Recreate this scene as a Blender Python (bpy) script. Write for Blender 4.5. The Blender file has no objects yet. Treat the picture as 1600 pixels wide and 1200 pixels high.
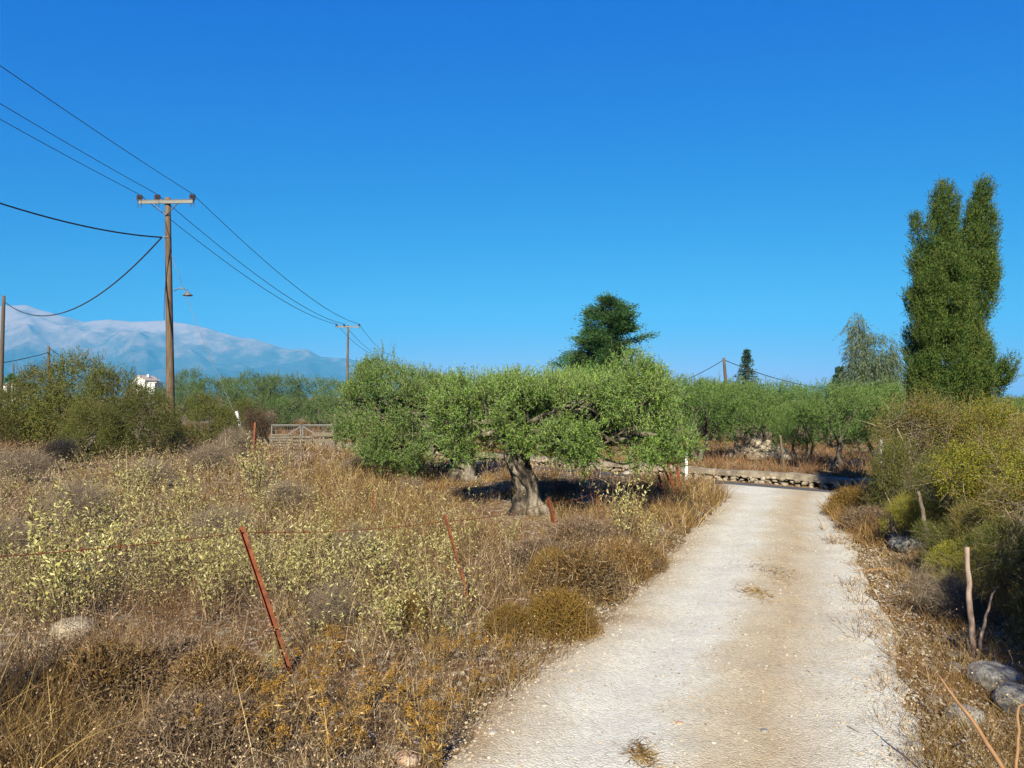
import bpy, bmesh, math, random
import numpy as np
from mathutils import Vector, Matrix
R = math.radians
sc = bpy.context.scene
C = sc.collection

# ------------------------------------------------------------------ camera, world, sun, exposure
CAM_H, FPX, PITCH = 1.8, 1156.0, math.atan(20 / 1156.0)
cam = bpy.data.cameras.new("camera"); co = bpy.data.objects.new("camera", cam); C.objects.link(co)
co.location = (0, 0, CAM_H); co.rotation_euler = (R(90) + PITCH, 0, 0)
cam.sensor_width = 36; cam.lens = 36 * FPX / 1600; cam.clip_start = 0.05; cam.clip_end = 60000
sc.camera = co
SUN_EL, SUN_AZ = 36, 8          # light travels away from the camera, a little to the right
w = bpy.data.worlds.new("World"); sc.world = w; w.use_nodes = True
nt = w.node_tree; nt.nodes.clear()
sky = nt.nodes.new("ShaderNodeTexSky"); sky.sky_type = 'NISHITA'; sky.sun_disc = False
sky.sun_elevation = R(SUN_EL); sky.sun_rotation = R(180 + SUN_AZ); sky.altitude = 100
sky.air_density = 1.0; sky.dust_density = 0.35; sky.ozone_density = 3.5
# the deep, saturated blue of a very clear dry day: one power curve for each channel of the sky
sp_ = nt.nodes.new("ShaderNodeSeparateColor"); cb_ = nt.nodes.new("ShaderNodeCombineColor"); nt.links.new(sky.outputs[0], sp_.inputs[0])
SKY_GAIN, SKY_POW = (0.42, 0.213, 0.270), (2.5, 1.0, 0.17)
for k in range(3):
    a_ = nt.nodes.new("ShaderNodeMath"); a_.operation = 'MULTIPLY'; a_.inputs[1].default_value = 0.1; nt.links.new(sp_.outputs[k], a_.inputs[0])
    p_ = nt.nodes.new("ShaderNodeMath"); p_.operation = 'POWER'; p_.inputs[1].default_value = SKY_POW[k]; nt.links.new(a_.outputs[0], p_.inputs[0])
    g_ = nt.nodes.new("ShaderNodeMath"); g_.operation = 'MULTIPLY'; g_.inputs[1].default_value = SKY_GAIN[k] * 10; nt.links.new(p_.outputs[0], g_.inputs[0])
    m_ = nt.nodes.new("ShaderNodeMath"); m_.operation = 'MINIMUM'; m_.inputs[1].default_value = 14.0; nt.links.new(g_.outputs[0], m_.inputs[0]); nt.links.new(m_.outputs[0], cb_.inputs[k])
bg = nt.nodes.new("ShaderNodeBackground"); bg.inputs['Strength'].default_value = 0.1
wo = nt.nodes.new("ShaderNodeOutputWorld")
nt.links.new(cb_.outputs[0], bg.inputs[0]); nt.links.new(bg.outputs[0], wo.inputs[0])
sl = bpy.data.lights.new("sun", 'SUN'); sl.energy = 4.9; sl.angle = R(0.5); sl.color = (1.0, 0.93, 0.725)
so = bpy.data.objects.new("sun", sl); C.objects.link(so)
so.rotation_euler = (R(90 - SUN_EL), 0, R(-SUN_AZ)); so.location = (-5, -20, 30)
sc.view_settings.view_transform = 'Standard'; sc.view_settings.look = 'None'
sc.view_settings.exposure = 1.55; sc.view_settings.gamma = 1
sc.cycles.use_denoising = True; sc.cycles.denoiser = 'OPENIMAGEDENOISE'; sc.cycles.denoising_prefilter = 'NONE'
sc.cycles.max_bounces = 6; sc.cycles.diffuse_bounces = 3; sc.cycles.transmission_bounces = 3
sc.cycles.transparent_max_bounces = 4; sc.cycles.volume_bounces = 0

# ------------------------------------------------------------------ helpers
def P(px, py, Y):
    """point at depth Y (metres in front of the lens) seen at photo pixel px,py"""
    vx, vz = (px - 800) / FPX, -(py - 600) / FPX
    y = math.cos(PITCH) - vz * math.sin(PITCH); z = math.sin(PITCH) + vz * math.cos(PITCH)
    s = Y / y
    return Vector((vx * s, Y, CAM_H + z * s))
def sm(t):
    t = np.clip(t, 0, 1); return t * t * (3 - 2 * t)
def rng_(s): return np.random.default_rng(s)
def snoise(p, seed, f=1.0):
    r = rng_(seed); out = 0.0
    for k in range(7):
        v = r.normal(size=p.shape[-1]); v = v / np.linalg.norm(v) * f * (0.6 + 0.25 * k)
        out = out + np.sin(p @ v * 6.283 + r.uniform(0, 6.28)) / (1 + 0.25 * k)
    return out / 3.0
def nrm(v): return v / np.maximum(np.linalg.norm(v, axis=-1, keepdims=True), 1e-9)

# road edges (x as a function of y)
RY = np.array([-8, 0, 3.59, 4.08, 5.07, 6.3, 8.0, 10.4, 13.0, 13.9, 15.2])
RXL = np.array([-4.6, -1.75, -0.47, -0.23, 0.28, 0.87, 1.62, 2.62, 3.66, 3.92, 4.0])
RXR = np.array([-2.4, 0.95, 2.05, 2.25, 2.62, 3.1, 3.77, 4.62, 5.75, 6.35, 7.0])
def xl(y): return np.interp(y, RY, RXL)
def xr(y): return np.interp(y, RY, RXR)
def NN(x, y): return 0.66 * x + 0.75 * y          # distance across the asphalt road line
def H(x, y):
    x = np.asarray(x, float); y = np.asarray(y, float)
    n = NN(x, y)
    z = -0.29 * np.clip((n - 14.35) / 2.85, 0, 1) + 0.22 * sm((n - 17.62) / 0.12)
    off = 1 - sm((n - 13.2) / 1.0)
    rl, rr = xl(y) - x, x - xr(y)
    near = 1 - sm((np.hypot(x, y) - 40) / 30)
    z = z + off * near * (0.07 * sm(rl / 0.7) + 0.28 * sm((rr - 0.25) / 1.3))
    p = np.stack([x, y], -1)
    rough = sm(np.maximum(rl, rr) / 0.5 + 0.02) * off * near + 0.8 * sm((n - 18) / 2)*near
    z = z + rough * (0.035 * snoise(p, 3, 0.35) + 0.02 * snoise(p, 4, 1.1))
    rut = (x - xl(y)) / np.maximum(xr(y) - xl(y), .1)
    z = z - off * near * .018 * (np.exp(-((rut - .27) / .1) ** 2) + np.exp(-((rut - .76) / .1) ** 2))
    z = z + off * near * (np.abs(rut - .5) < .5) * .008 * snoise(p, 6, 1.3)
    z = z + off * near * 0.025 * np.exp(-((rut - 0.5) / 0.16) ** 2) * (np.abs(rut - .5) < .5)
    return z
def Hs(x, y): return float(H(np.array([x]), np.array([y]))[0])
def G(px, d):
    """ground point under photo column px at depth d"""
    x = (px - 800) / FPX * d
    return Vector((x, d, Hs(x, d)))
def topix(x, y, z):
    v = y * math.cos(PITCH) + (z - CAM_H) * math.sin(PITCH)
    u = -y * math.sin(PITCH) + (z - CAM_H) * math.cos(PITCH)
    return 800 + FPX * x / v, 600 - FPX * u / v

class Soup:
    def __init__(s): s.v = []; s.q = []; s.m = []; s.n = 0; s.sm = False
    def add(s, V, Q, mi=0):
        V = np.asarray(V, float).reshape(-1, 3); Q = np.asarray(Q, int).reshape(-1, 4)
        s.v.append(V); s.q.append(Q + s.n); s.m.append(np.full(len(Q), mi)); s.n += len(V)
    def build(s, name, mats, parent=None, smooth=False):
        if not isinstance(mats, (list, tuple)): mats = [mats]
        V = np.concatenate(s.v); Q = np.concatenate(s.q); M = np.concatenate(s.m)
        me = bpy.data.meshes.new(name)
        me.vertices.add(len(V)); me.vertices.foreach_set('co', V.astype(np.float32).ravel())
        tri = Q[:, 3] == Q[:, 2]
        cnt = np.where(tri, 3, 4)
        st = np.concatenate([[0], np.cumsum(cnt)[:-1]])
        keep = np.ones_like(Q, bool); keep[tri, 3] = False
        me.loops.add(int(cnt.sum())); me.loops.foreach_set('vertex_index', Q[keep].astype(np.int32))
        me.polygons.add(len(Q)); me.polygons.foreach_set('loop_start', st.astype(np.int32))
        me.polygons.foreach_set('material_index', M.astype(np.int32))
        me.polygons.foreach_set('use_smooth', np.full(len(Q), smooth))
        me.update(calc_edges=True); me.validate()
        for m in mats: me.materials.append(m)
        o = bpy.data.objects.new(name, me); C.objects.link(o)
        if parent: o.parent = parent
        return o
def tag(o, label=None, cat=None, group=None, kind=None):
    if label: o['label'] = label
    if cat: o['category'] = cat
    if group: o['group'] = group
    if kind: o['kind'] = kind
    return o
def T(name, label, cat, loc=(0, 0, 0), rz=0, group=None):
    o = bpy.data.objects.new(name, None); C.objects.link(o); o.empty_display_size = 0.2
    o.location = loc; o.rotation_euler = (0, 0, rz)
    return tag(o, label, cat, group)
def copy_tree(o, parent=None):
    c = o.copy(); C.objects.link(c)
    if parent: c.parent = parent
    for ch in list(o.children): copy_tree(ch, c)
    return c

def tube(S, pts, rad, n=7, mi=0, cap=True, lobes=None):
    pts = np.asarray([tuple(p) for p in pts], float); k = len(pts)
    rad = np.broadcast_to(np.asarray(rad, float), (k,))
    tan = np.gradient(pts, axis=0); tan = nrm(tan)
    ref = np.array([0, 0, 1.0]) if abs(tan[0, 2]) < 0.9 else np.array([1.0, 0, 0])
    u = nrm(np.cross(tan, ref)); v = np.cross(tan, u)
    a = np.linspace(0, 2 * np.pi, n, endpoint=False)
    rr = rad[:, None] * np.ones(n)
    if lobes is not None: rr = rr * lobes(a, np.linspace(0, 1, k))
    V = pts[:, None, :] + rr[..., None] * (np.cos(a)[None, :, None] * u[:, None, :] + np.sin(a)[None, :, None] * v[:, None, :])
    i, j = np.meshgrid(np.arange(k - 1), np.arange(n), indexing='ij')
    Q = np.stack([i * n + j, i * n + (j + 1) % n, (i + 1) * n + (j + 1) % n, (i + 1) * n + j], -1).reshape(-1, 4)
    V = V.reshape(-1, 3)
    if cap:
        c0, c1 = len(V), len(V) + 1
        V = np.vstack([V, pts[0], pts[-1]])
        jj = np.arange(n); j2 = (jj + 1) % n
        Q = np.vstack([Q, np.stack([jj, np.full(n, c0), j2, j2], -1)[:, [1, 0, 2, 2]] if False else np.stack([j2, jj, np.full(n, c0), np.full(n, c0)], -1),
                       np.stack([(k - 1) * n + jj, (k - 1) * n + j2, np.full(n, c1), np.full(n, c1)], -1)])
    S.add(V, Q, mi)
def box(S, c, size, rot=None, mi=0):
    V = np.array([[x, y, z] for x in (-.5, .5) for y in (-.5, .5) for z in (-.5, .5)]) * np.asarray(size)
    if rot is not None: V = V @ np.array(rot.to_3x3()).T
    Q = [[0, 1, 3, 2], [4, 6, 7, 5], [0, 4, 5, 1], [2, 3, 7, 6], [0, 2, 6, 4], [1, 5, 7, 3]]
    S.add(V + np.asarray(tuple(c)), Q, mi)
def beam(S, a, b, wx, wy, mi=0):
    a, b = Vector(a), Vector(b); d = b - a
    box(S, (a + b) / 2, (wx, wy, d.length), d.to_track_quat('Z', 'Y').to_matrix(), mi)
def ribbons(S, base, direc, L, W, rng, bend=0.4, k=3, mi=0, grav=0.0):
    """N curved tapering strips: base (N,3), unit direction, length, width"""
    N = len(base); t = np.linspace(0, 1, k + 1)
    b = rng.normal(size=(N, 3)); b[:, 2] *= 0.4; b[:, 2] -= grav
    L = np.broadcast_to(np.asarray(L, float), (N,)); W = np.broadcast_to(np.asarray(W, float), (N,))
    pts = base[:, None] + direc[:, None] * (L[:, None] * t)[..., None] + b[:, None] * (bend * L[:, None] * t ** 2)[..., None] * 0.5
    side = nrm(np.cross(direc, rng.normal(size=(N, 3))))
    ww = (W[:, None] * (1.0 - 0.85 * t) * 0.5)[..., None]
    V = np.stack([pts - side[:, None] * ww, pts + side[:, None] * ww], 2).reshape(-1, 3)
    o = np.arange(N)[:, None] * (2 * (k + 1)) + np.arange(k)[None] * 2
    Q = np.stack([o, o + 1, o + 3, o + 2], -1).reshape(-1, 4)
    S.add(V, Q, mi)
    return pts
def leaves(S, base, direc, L, W, rng, mi=0, cup=0.1, side=None):
    N = len(base)
    L = np.broadcast_to(np.asarray(L, float), (N,))[:, None]; W = np.broadcast_to(np.asarray(W, float), (N,))[:, None]
    if side is None: side = nrm(np.cross(direc, rng.normal(size=(N, 3))))
    nn = np.cross(side, direc)
    mid = base + direc * L * 0.48 + nn * L * cup
    V = np.stack([base, mid + side * W / 2, base + direc * L, mid - side * W / 2], 1).reshape(-1, 3)
    o = np.arange(N)[:, None] * 4
    S.add(V, o + np.array([[0, 1, 2, 3]]), mi)
def shell_points(lobes, n, rng, lo=0.6, hi=1.02, hole=None, hf=0.5, seed=0, kill=0.62):
    """points near the surface of a union of ellipsoids; lobes rows: cx cy cz rx ry rz"""
    Lb = np.asarray(lobes, float)
    wgt = (Lb[:, 3] * Lb[:, 4] + Lb[:, 3] * Lb[:, 5] + Lb[:, 4] * Lb[:, 5]); wgt /= wgt.sum()
    out_p, out_n = [], []; got = 0
    for _ in range(12):
        m = int((n - got) * 1.8) + 64
        i = rng.choice(len(Lb), m, p=wgt)
        d = nrm(rng.normal(size=(m, 3))); r = rng.uniform(lo, hi, m) ** 0.7
        p = Lb[i, :3] + d * Lb[i, 3:] * r[:, None]
        dist = np.linalg.norm((p[:, None] - Lb[None, :, :3]) / Lb[None, :, 3:], axis=-1)
        dist[np.arange(m), i] = 9
        ok = dist.min(1) > kill
        if hole is not None: ok &= snoise(p, seed + 77, hf) > hole
        p, d, i = p[ok], d[ok], i[ok]
        out_p.append(p); out_n.append(nrm(d / Lb[i, 3:])); got += len(p)
        if got >= n: break
    return np.concatenate(out_p)[:n], np.concatenate(out_n)[:n]
def subclump(lobes, per, sz, rng, keep=.8, flat=.75):
    """small leaf clumps spread over the skin of the big lobes, some missing"""
    Lb = np.asarray(lobes, float); n = per * len(Lb)
    p, o = shell_points(Lb, n, rng, .72, 1.0, None, 1, 0, .8)
    p = p[rng.uniform(0, 1, len(p)) < keep]; s_ = rng.uniform(*sz, len(p))
    return np.column_stack([p, s_, s_, s_ * flat])
def shoots(S, p, out, rng, m, SL, LL, LW, up=0.6, o=0.7, rnd=0.5, spread=0.9, mi=0, twig=None, tw=0.004):
    """leafy shoots: every shoot a twig with m leaves along it"""
    N = len(p)
    d = nrm(out * o + np.array([0, 0, up]) + rng.normal(size=(N, 3)) * rnd)
    sl = rng.uniform(*SL, N)
    if twig is not None: ribbons(S, p, d, sl, tw, rng, 0.1, 2, twig)
    t = (np.arange(m) + rng.uniform(0, 1, (N, m))) / m
    b = p[:, None] + d[:, None] * (sl[:, None] * t)[..., None]
    ld = nrm(d[:, None] * 0.75 + rng.normal(size=(N, m, 3)) * spread * 0.6)
    leaves(S, b.reshape(-1, 3), ld.reshape(-1, 3), rng.uniform(*LL, N * m), rng.uniform(*LW, N * m), rng, mi)
    return d, sl

# ------------------------------------------------------------------ materials
def node(m, t, **kw):
    n = m.node_tree.nodes.new(t)
    for k, v in kw.items():
        if k in n.inputs: n.inputs[k].default_value = v
        else: setattr(n, k, v)
    return n
def base_mat(name):
    m = bpy.data.materials.new(name); m.use_nodes = True; m.node_tree.nodes.clear()
    out = m.node_tree.nodes.new("ShaderNodeOutputMaterial"); return m, out
ALB = 0.68
def ramp(m, cols, pos=None, k=None):
    k = ALB if k is None else k; r = m.node_tree.nodes.new("ShaderNodeValToRGB"); e = r.color_ramp.elements
    pos = pos or [i / max(1, len(cols) - 1) for i in range(len(cols))]
    while len(e) < len(cols): e.new(0.5)
    for i, c in enumerate(cols): e[i].position = pos[i]; e[i].color = (c[0] * k, c[1] * k, c[2] * k, 1)
    return r
def leafmat(name, cols, back=None, trans=0.3, rough=0.5, spec=0.25, tcol=None, patch=None, pscale=1.2):
    """foliage: every leaf its own tone, whole patches of a second tone, light through the leaf"""
    m, out = base_mat(name); L = m.node_tree.links
    geo = node(m, "ShaderNodeNewGeometry"); rp = ramp(m, cols); L.new(geo.outputs['Random Per Island'], rp.inputs[0])
    col = rp.outputs[0]
    oi = node(m, "ShaderNodeObjectInfo"); vr = node(m, "ShaderNodeMapRange"); L.new(oi.outputs['Random'], vr.inputs[0]); vr.inputs[3].default_value = .74; vr.inputs[4].default_value = 1.2
    hsv = node(m, "ShaderNodeHueSaturation"); L.new(vr.outputs[0], hsv.inputs['Value']); L.new(col, hsv.inputs['Color']); col = hsv.outputs[0]
    if patch:
        tc = node(m, "ShaderNodeTexCoord"); nz = node(m, "ShaderNodeTexNoise", Scale=pscale, Detail=2.0)
        L.new(tc.outputs['Object'], nz.inputs['Vector'])
        mr = node(m, "ShaderNodeMapRange"); mr.inputs[1].default_value = 0.5; mr.inputs[2].default_value = 0.68; mr.inputs[4].default_value = 0.75
        L.new(nz.outputs[0], mr.inputs[0])
        mx = node(m, "ShaderNodeMix", data_type='RGBA'); L.new(mr.outputs[0], mx.inputs[0]); L.new(col, mx.inputs[6]); mx.inputs[7].default_value = (*[v * ALB for v in patch], 1)
        col = mx.outputs[2]
    if back:
        mx = node(m, "ShaderNodeMix", data_type='RGBA'); L.new(geo.outputs['Backfacing'], mx.inputs[0]); L.new(col, mx.inputs[6]); mx.inputs[7].default_value = (*[v * ALB for v in back], 1)
        col = mx.outputs[2]
    b = node(m, "ShaderNodeBsdfPrincipled"); L.new(col, b.inputs['Base Color']); b.inputs['Roughness'].default_value = rough; b.inputs['Specular IOR Level'].default_value = spec
    if trans > 0:
        t = node(m, "ShaderNodeBsdfTranslucent")
        if tcol: t.inputs[0].default_value = (*tcol, 1)
        else: L.new(rp.outputs[0], t.inputs[0])
        s = node(m, "ShaderNodeMixShader"); s.inputs[0].default_value = trans
        L.new(b.outputs[0], s.inputs[1]); L.new(t.outputs[0], s.inputs[2]); L.new(s.outputs[0], out.inputs[0])
    else: L.new(b.outputs[0], out.inputs[0])
    return m
def solid(name, cols, scale=4, rough=0.8, bump=0.3, bscale=20, metal=0, stretch=(1, 1, 1), pos=None, spec=0.3, detail=5.0, bdist=0.01):
    m, out = base_mat(name); L = m.node_tree.links
    tc = node(m, "ShaderNodeTexCoord"); mp = node(m, "ShaderNodeMapping"); mp.inputs['Scale'].default_value = stretch
    L.new(tc.outputs['Object'], mp.inputs[0])
    nz = node(m, "ShaderNodeTexNoise", Scale=float(scale), Detail=detail, Roughness=0.65); L.new(mp.outputs[0], nz.inputs['Vector'])
    rp = ramp(m, cols, pos or [0.3 + 0.4 * i / max(1, len(cols) - 1) for i in range(len(cols))]); L.new(nz.outputs[0], rp.inputs[0])
    b = node(m, "ShaderNodeBsdfPrincipled"); L.new(rp.outputs[0], b.inputs['Base Color'])
    b.inputs['Roughness'].default_value = rough; b.inputs['Metallic'].default_value = metal; b.inputs['Specular IOR Level'].default_value = spec
    if bump:
        n2 = node(m, "ShaderNodeTexNoise", Scale=float(bscale), Detail=6.0, Roughness=0.7); L.new(mp.outputs[0], n2.inputs['Vector'])
        bp = node(m, "ShaderNodeBump", Strength=bump, Distance=bdist); L.new(n2.outputs[0], bp.inputs['Height']); L.new(bp.outputs[0], b.inputs['Normal'])
    L.new(b.outputs[0], out.inputs[0])
    return m
def islandmat(name, cols, rough=0.85, pos=None):
    m, out = base_mat(name); L = m.node_tree.links
    geo = node(m, "ShaderNodeNewGeometry"); rp = ramp(m, cols, pos); L.new(geo.outputs['Random Per Island'], rp.inputs[0])
    b = node(m, "ShaderNodeBsdfPrincipled", Roughness=rough); b.inputs['Specular IOR Level'].default_value = 0.2
    L.new(rp.outputs[0], b.inputs['Base Color']); L.new(b.outputs[0], out.inputs[0]); return m

M = {}
M['olive'] = leafmat('olive_leaf', [(.025, .075, .008), (.095, .24, .016), (.21, .39, .035), (.44, .55, .13)], back=(.24, .33, .12), trans=.3, rough=.5, spec=.2, patch=(.22, .31, .04), pscale=1.5)
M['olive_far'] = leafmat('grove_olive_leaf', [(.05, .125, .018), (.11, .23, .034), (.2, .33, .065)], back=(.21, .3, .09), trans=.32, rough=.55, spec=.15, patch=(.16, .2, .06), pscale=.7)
M['cypress'] = leafmat('cypress_spray', [(.018, .055, .009), (.05, .125, .016), (.11, .2, .028), (.25, .26, .045)], trans=.18, rough=.6, patch=(.13, .165, .03), pscale=2.2)
M['pine'] = leafmat('dark_conifer_needle', [(.025, .095, .025), (.065, .17, .038), (.13, .26, .055)], trans=.12, rough=.6, patch=(.06, .085, .03), pscale=.9)
M['fir'] = leafmat('blue_fir_needle', [(.035, .08, .05), (.06, .11, .07)], trans=.1)
M['euc'] = leafmat('weeping_leaf', [(.12, .18, .09), (.18, .25, .13), (.26, .31, .18)], trans=.3, patch=(.17, .18, .09), pscale=.4)
M['bush_l'] = leafmat('evergreen_shrub_leaf', [(.05, .085, .012), (.105, .135, .018), (.17, .18, .032), (.23, .17, .045)], trans=.28, patch=(.15, .125, .045), pscale=.9)
M['bush_r'] = leafmat('spiny_shrub_leaf', [(.11, .15, .014), (.25, .28, .025), (.42, .39, .04), (.55, .4, .05)], trans=.42, patch=(.24, .15, .03), pscale=1.3)
M['bush_b'] = leafmat('brownish_shrub_leaf', [(.09, .12, .02), (.19, .2, .03), (.31, .25, .055), (.38, .22, .07)], trans=.4, patch=(.17, .11, .045), pscale=1.0)
M['phlomis'] = leafmat('pale_felted_leaf', [(.16, .135, .04), (.38, .34, .105), (.58, .54, .21), (.84, .78, .40)], trans=.25, rough=.8, patch=(.38, .3, .09), pscale=3)
M['grass'] = leafmat('dry_grass_blade', [(.06, .032, .014), (.21, .12, .042), (.42, .265, .09), (.78, .58, .26)], trans=.3, rough=.7, spec=.12, patch=(.34, .18, .055), pscale=.5)
M['weed'] = leafmat('dead_weed_stem', [(.03, .018, .011), (.10, .06, .034), (.27, .185, .108), (.68, .53, .34)], trans=.1, rough=.8, patch=(.19, .095, .042), pscale=.6)
M['grove_grass'] = leafmat('reddish_dry_grass', [(.14, .075, .04), (.24, .13, .06), (.34, .21, .09)], trans=.2, rough=.8, patch=(.2, .10, .05), pscale=.3)
M['cushion'] = leafmat('cushion_twig', [(.045, .022, .009), (.14, .075, .022), (.27, .155, .04), (.46, .33, .18)], trans=.15, rough=.9, patch=(.2, .15, .10), pscale=4)
M['cushion_o'] = leafmat('orange_cushion_twig', [(.13, .075, .018), (.22, .13, .024), (.32, .2, .045)], trans=.2, rough=.9, patch=(.17, .11, .04), pscale=4)
M['cushion_g'] = leafmat('grey_cushion_twig', [(.08, .05, .03), (.2, .135, .085), (.38, .28, .19)], trans=.1, rough=.9, patch=(.2, .12, .06), pscale=4)
M['near_black'] = leafmat('near_black_twig', [(.02, .016, .014), (.045, .035, .028)], trans=0)
M['greytwig'] = islandmat('grey_twig', [(.10, .075, .05), (.22, .17, .12), (.38, .3, .22)])
M['thistle'] = leafmat('thistle_flower', [(.24, .12, .02), (.38, .2, .03), (.5, .3, .06)], trans=.2, rough=.8)
M['green'] = leafmat('green_weed', [(.05, .11, .03), (.09, .16, .04)], trans=.25)
M['twig'] = islandmat('brown_twig', [(.07, .05, .035), (.14, .10, .07)])
M['reddead'] = leafmat('dead_brown_leaf', [(.09, .035, .02), (.15, .06, .03)], trans=.1)
M['bark'] = solid('olive_bark', [(.015, .012, .009), (.10, .075, .055), (.24, .2, .15), (.46, .4, .33)], scale=5, bump=1.0, bscale=9, stretch=(1, 1, .4), bdist=.14, pos=[.40, .47, .54, .66], detail=8.0)
M['bark_d'] = solid('dark_bark', [(.06, .05, .04), (.15, .12, .095)], scale=8, bump=.6, bscale=16, stretch=(1, 1, .4))
M['pole'] = solid('pole_wood', [(.07, .045, .028), (.14, .09, .056), (.2, .145, .10)], scale=5, bump=.4, bscale=18, stretch=(3, 3, .3))
M['pole_d'] = solid('dark_pole_wood', [(.07, .05, .035), (.14, .10, .07)], scale=5, bump=.3, stretch=(3, 3, .3))
M['steel'] = solid('galvanised_steel', [(.17, .17, .165), (.27, .27, .26)], scale=12, bump=.05, rough=.5, metal=.3)
M['insul'] = solid('brown_porcelain', [(.05, .03, .025), (.08, .05, .04)], rough=.25, bump=0, spec=.5)
M['wire'] = solid('dark_wire', [(.03, .03, .035), (.05, .05, .05)], bump=0, rough=.6)
M['rust'] = solid('rusty_iron', [(.10, .028, .014), (.22, .06, .025), (.33, .11, .04)], scale=18, bump=.5, bscale=60, rough=.85, bdist=.004)
M['oldwood'] = solid('grey_weathered_wood', [(.06, .045, .032), (.15, .12, .085), (.25, .21, .155)], scale=9, stretch=(6, 6, .6), bump=.4, bscale=18)
M['pinkwood'] = solid('peeled_stake_wood', [(.15, .095, .07), (.3, .21, .165), (.42, .33, .28)], scale=9, stretch=(4, 4, .5), bump=.4, bscale=18)
M['stick'] = solid('brown_stick', [(.22, .11, .05), (.38, .22, .11)], scale=10, bump=.3)
M['white'] = solid('white_paint', [(.68, .68, .66), (.8, .8, .78)], scale=5, bump=.05)
M['roof'] = solid('terracotta', [(.45, .36, .31), (.55, .46, .4)], scale=9, bump=.3)
M['glass'] = solid('dark_window', [(.03, .035, .04), (.05, .055, .06)], bump=0, rough=.15)
M['stone'] = solid('limestone', [(.24, .21, .17), (.42, .38, .32), (.58, .54, .47)], scale=6, bump=.9, bscale=12, bdist=.04)
M['stone_b'] = solid('blue_grey_rock', [(.13, .125, .12), (.25, .24, .22), (.4, .38, .34)], scale=8, bump=.9, bscale=12, bdist=.03)
M['stone_o'] = solid('ochre_rock', [(.36, .2, .12), (.5, .33, .22), (.58, .47, .37)], scale=10, bump=.8, bscale=18, bdist=.02)
M['wallstone'] = solid('earthy_limestone', [(.13, .10, .075), (.32, .26, .19), (.54, .47, .37)], scale=4, bump=.9, bscale=12, bdist=.03)
M['cap'] = solid('wall_concrete', [(.10, .08, .06), (.27, .22, .165), (.46, .4, .32)], scale=3.5, bump=.6, bscale=18, bdist=.02)
M['pebble'] = islandmat('gravel_stone', [(.2, .165, .125), (.36, .31, .25), (.5, .45, .38), (.42, .31, .2), (.58, .54, .48)])
M['asphalt'] = solid('asphalt', [(.07, .068, .065), (.11, .105, .1)], scale=14, bump=.4, bscale=120, bdist=.004)

def ground_mat():
    m, out = base_mat('soil'); L = m.node_tree.links
    tc = node(m, "ShaderNodeTexCoord")
    n1 = node(m, "ShaderNodeTexNoise", Scale=.9, Detail=6.0, Roughness=.65); L.new(tc.outputs['Object'], n1.inputs['Vector'])
    r1 = ramp(m, [(.14, .062, .03), (.19, .11, .06), (.27, .19, .11), (.33, .25, .16)], [.3, .44, .56, .7]); L.new(n1.outputs[0], r1.inputs[0])
    n2 = node(m, "ShaderNodeTexNoise", Scale=14., Detail=6.0, Roughness=.75); L.new(tc.outputs['Object'], n2.inputs['Vector'])
    r2 = ramp(m, [(.35, .35, .35), (1.25, 1.2, 1.15)], [.35, .65], 1); L.new(n2.outputs[0], r2.inputs[0])
    mu = node(m, "ShaderNodeMix", data_type='RGBA', blend_type='MULTIPLY'); mu.inputs[0].default_value = .8; L.new(r1.outputs[0], mu.inputs[6]); L.new(r2.outputs[0], mu.inputs[7])
    vo = node(m, "ShaderNodeTexVoronoi", Scale=22.); L.new(tc.outputs['Object'], vo.inputs['Vector'])
    sp = node(m, "ShaderNodeSeparateColor"); L.new(vo.outputs['Color'], sp.inputs[0])
    lt = node(m, "ShaderNodeMath", operation='GREATER_THAN'); L.new(sp.outputs[0], lt.inputs[0]); lt.inputs[1].default_value = .86
    mx = node(m, "ShaderNodeMix", data_type='RGBA'); L.new(lt.outputs[0], mx.inputs[0]); L.new(mu.outputs[2], mx.inputs[6]); mx.inputs[7].default_value = (.28, .24, .185, 1)
    b = node(m, "ShaderNodeBsdfPrincipled", Roughness=.95); b.inputs['Specular IOR Level'].default_value = .1
    bp = node(m, "ShaderNodeBump", Strength=.8, Distance=.03); L.new(n2.outputs[0], bp.inputs['Height']); L.new(bp.outputs[0], b.inputs['Normal'])
    L.new(mx.outputs[2], b.inputs['Base Color']); L.new(b.outputs[0], out.inputs[0]); return m
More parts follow.
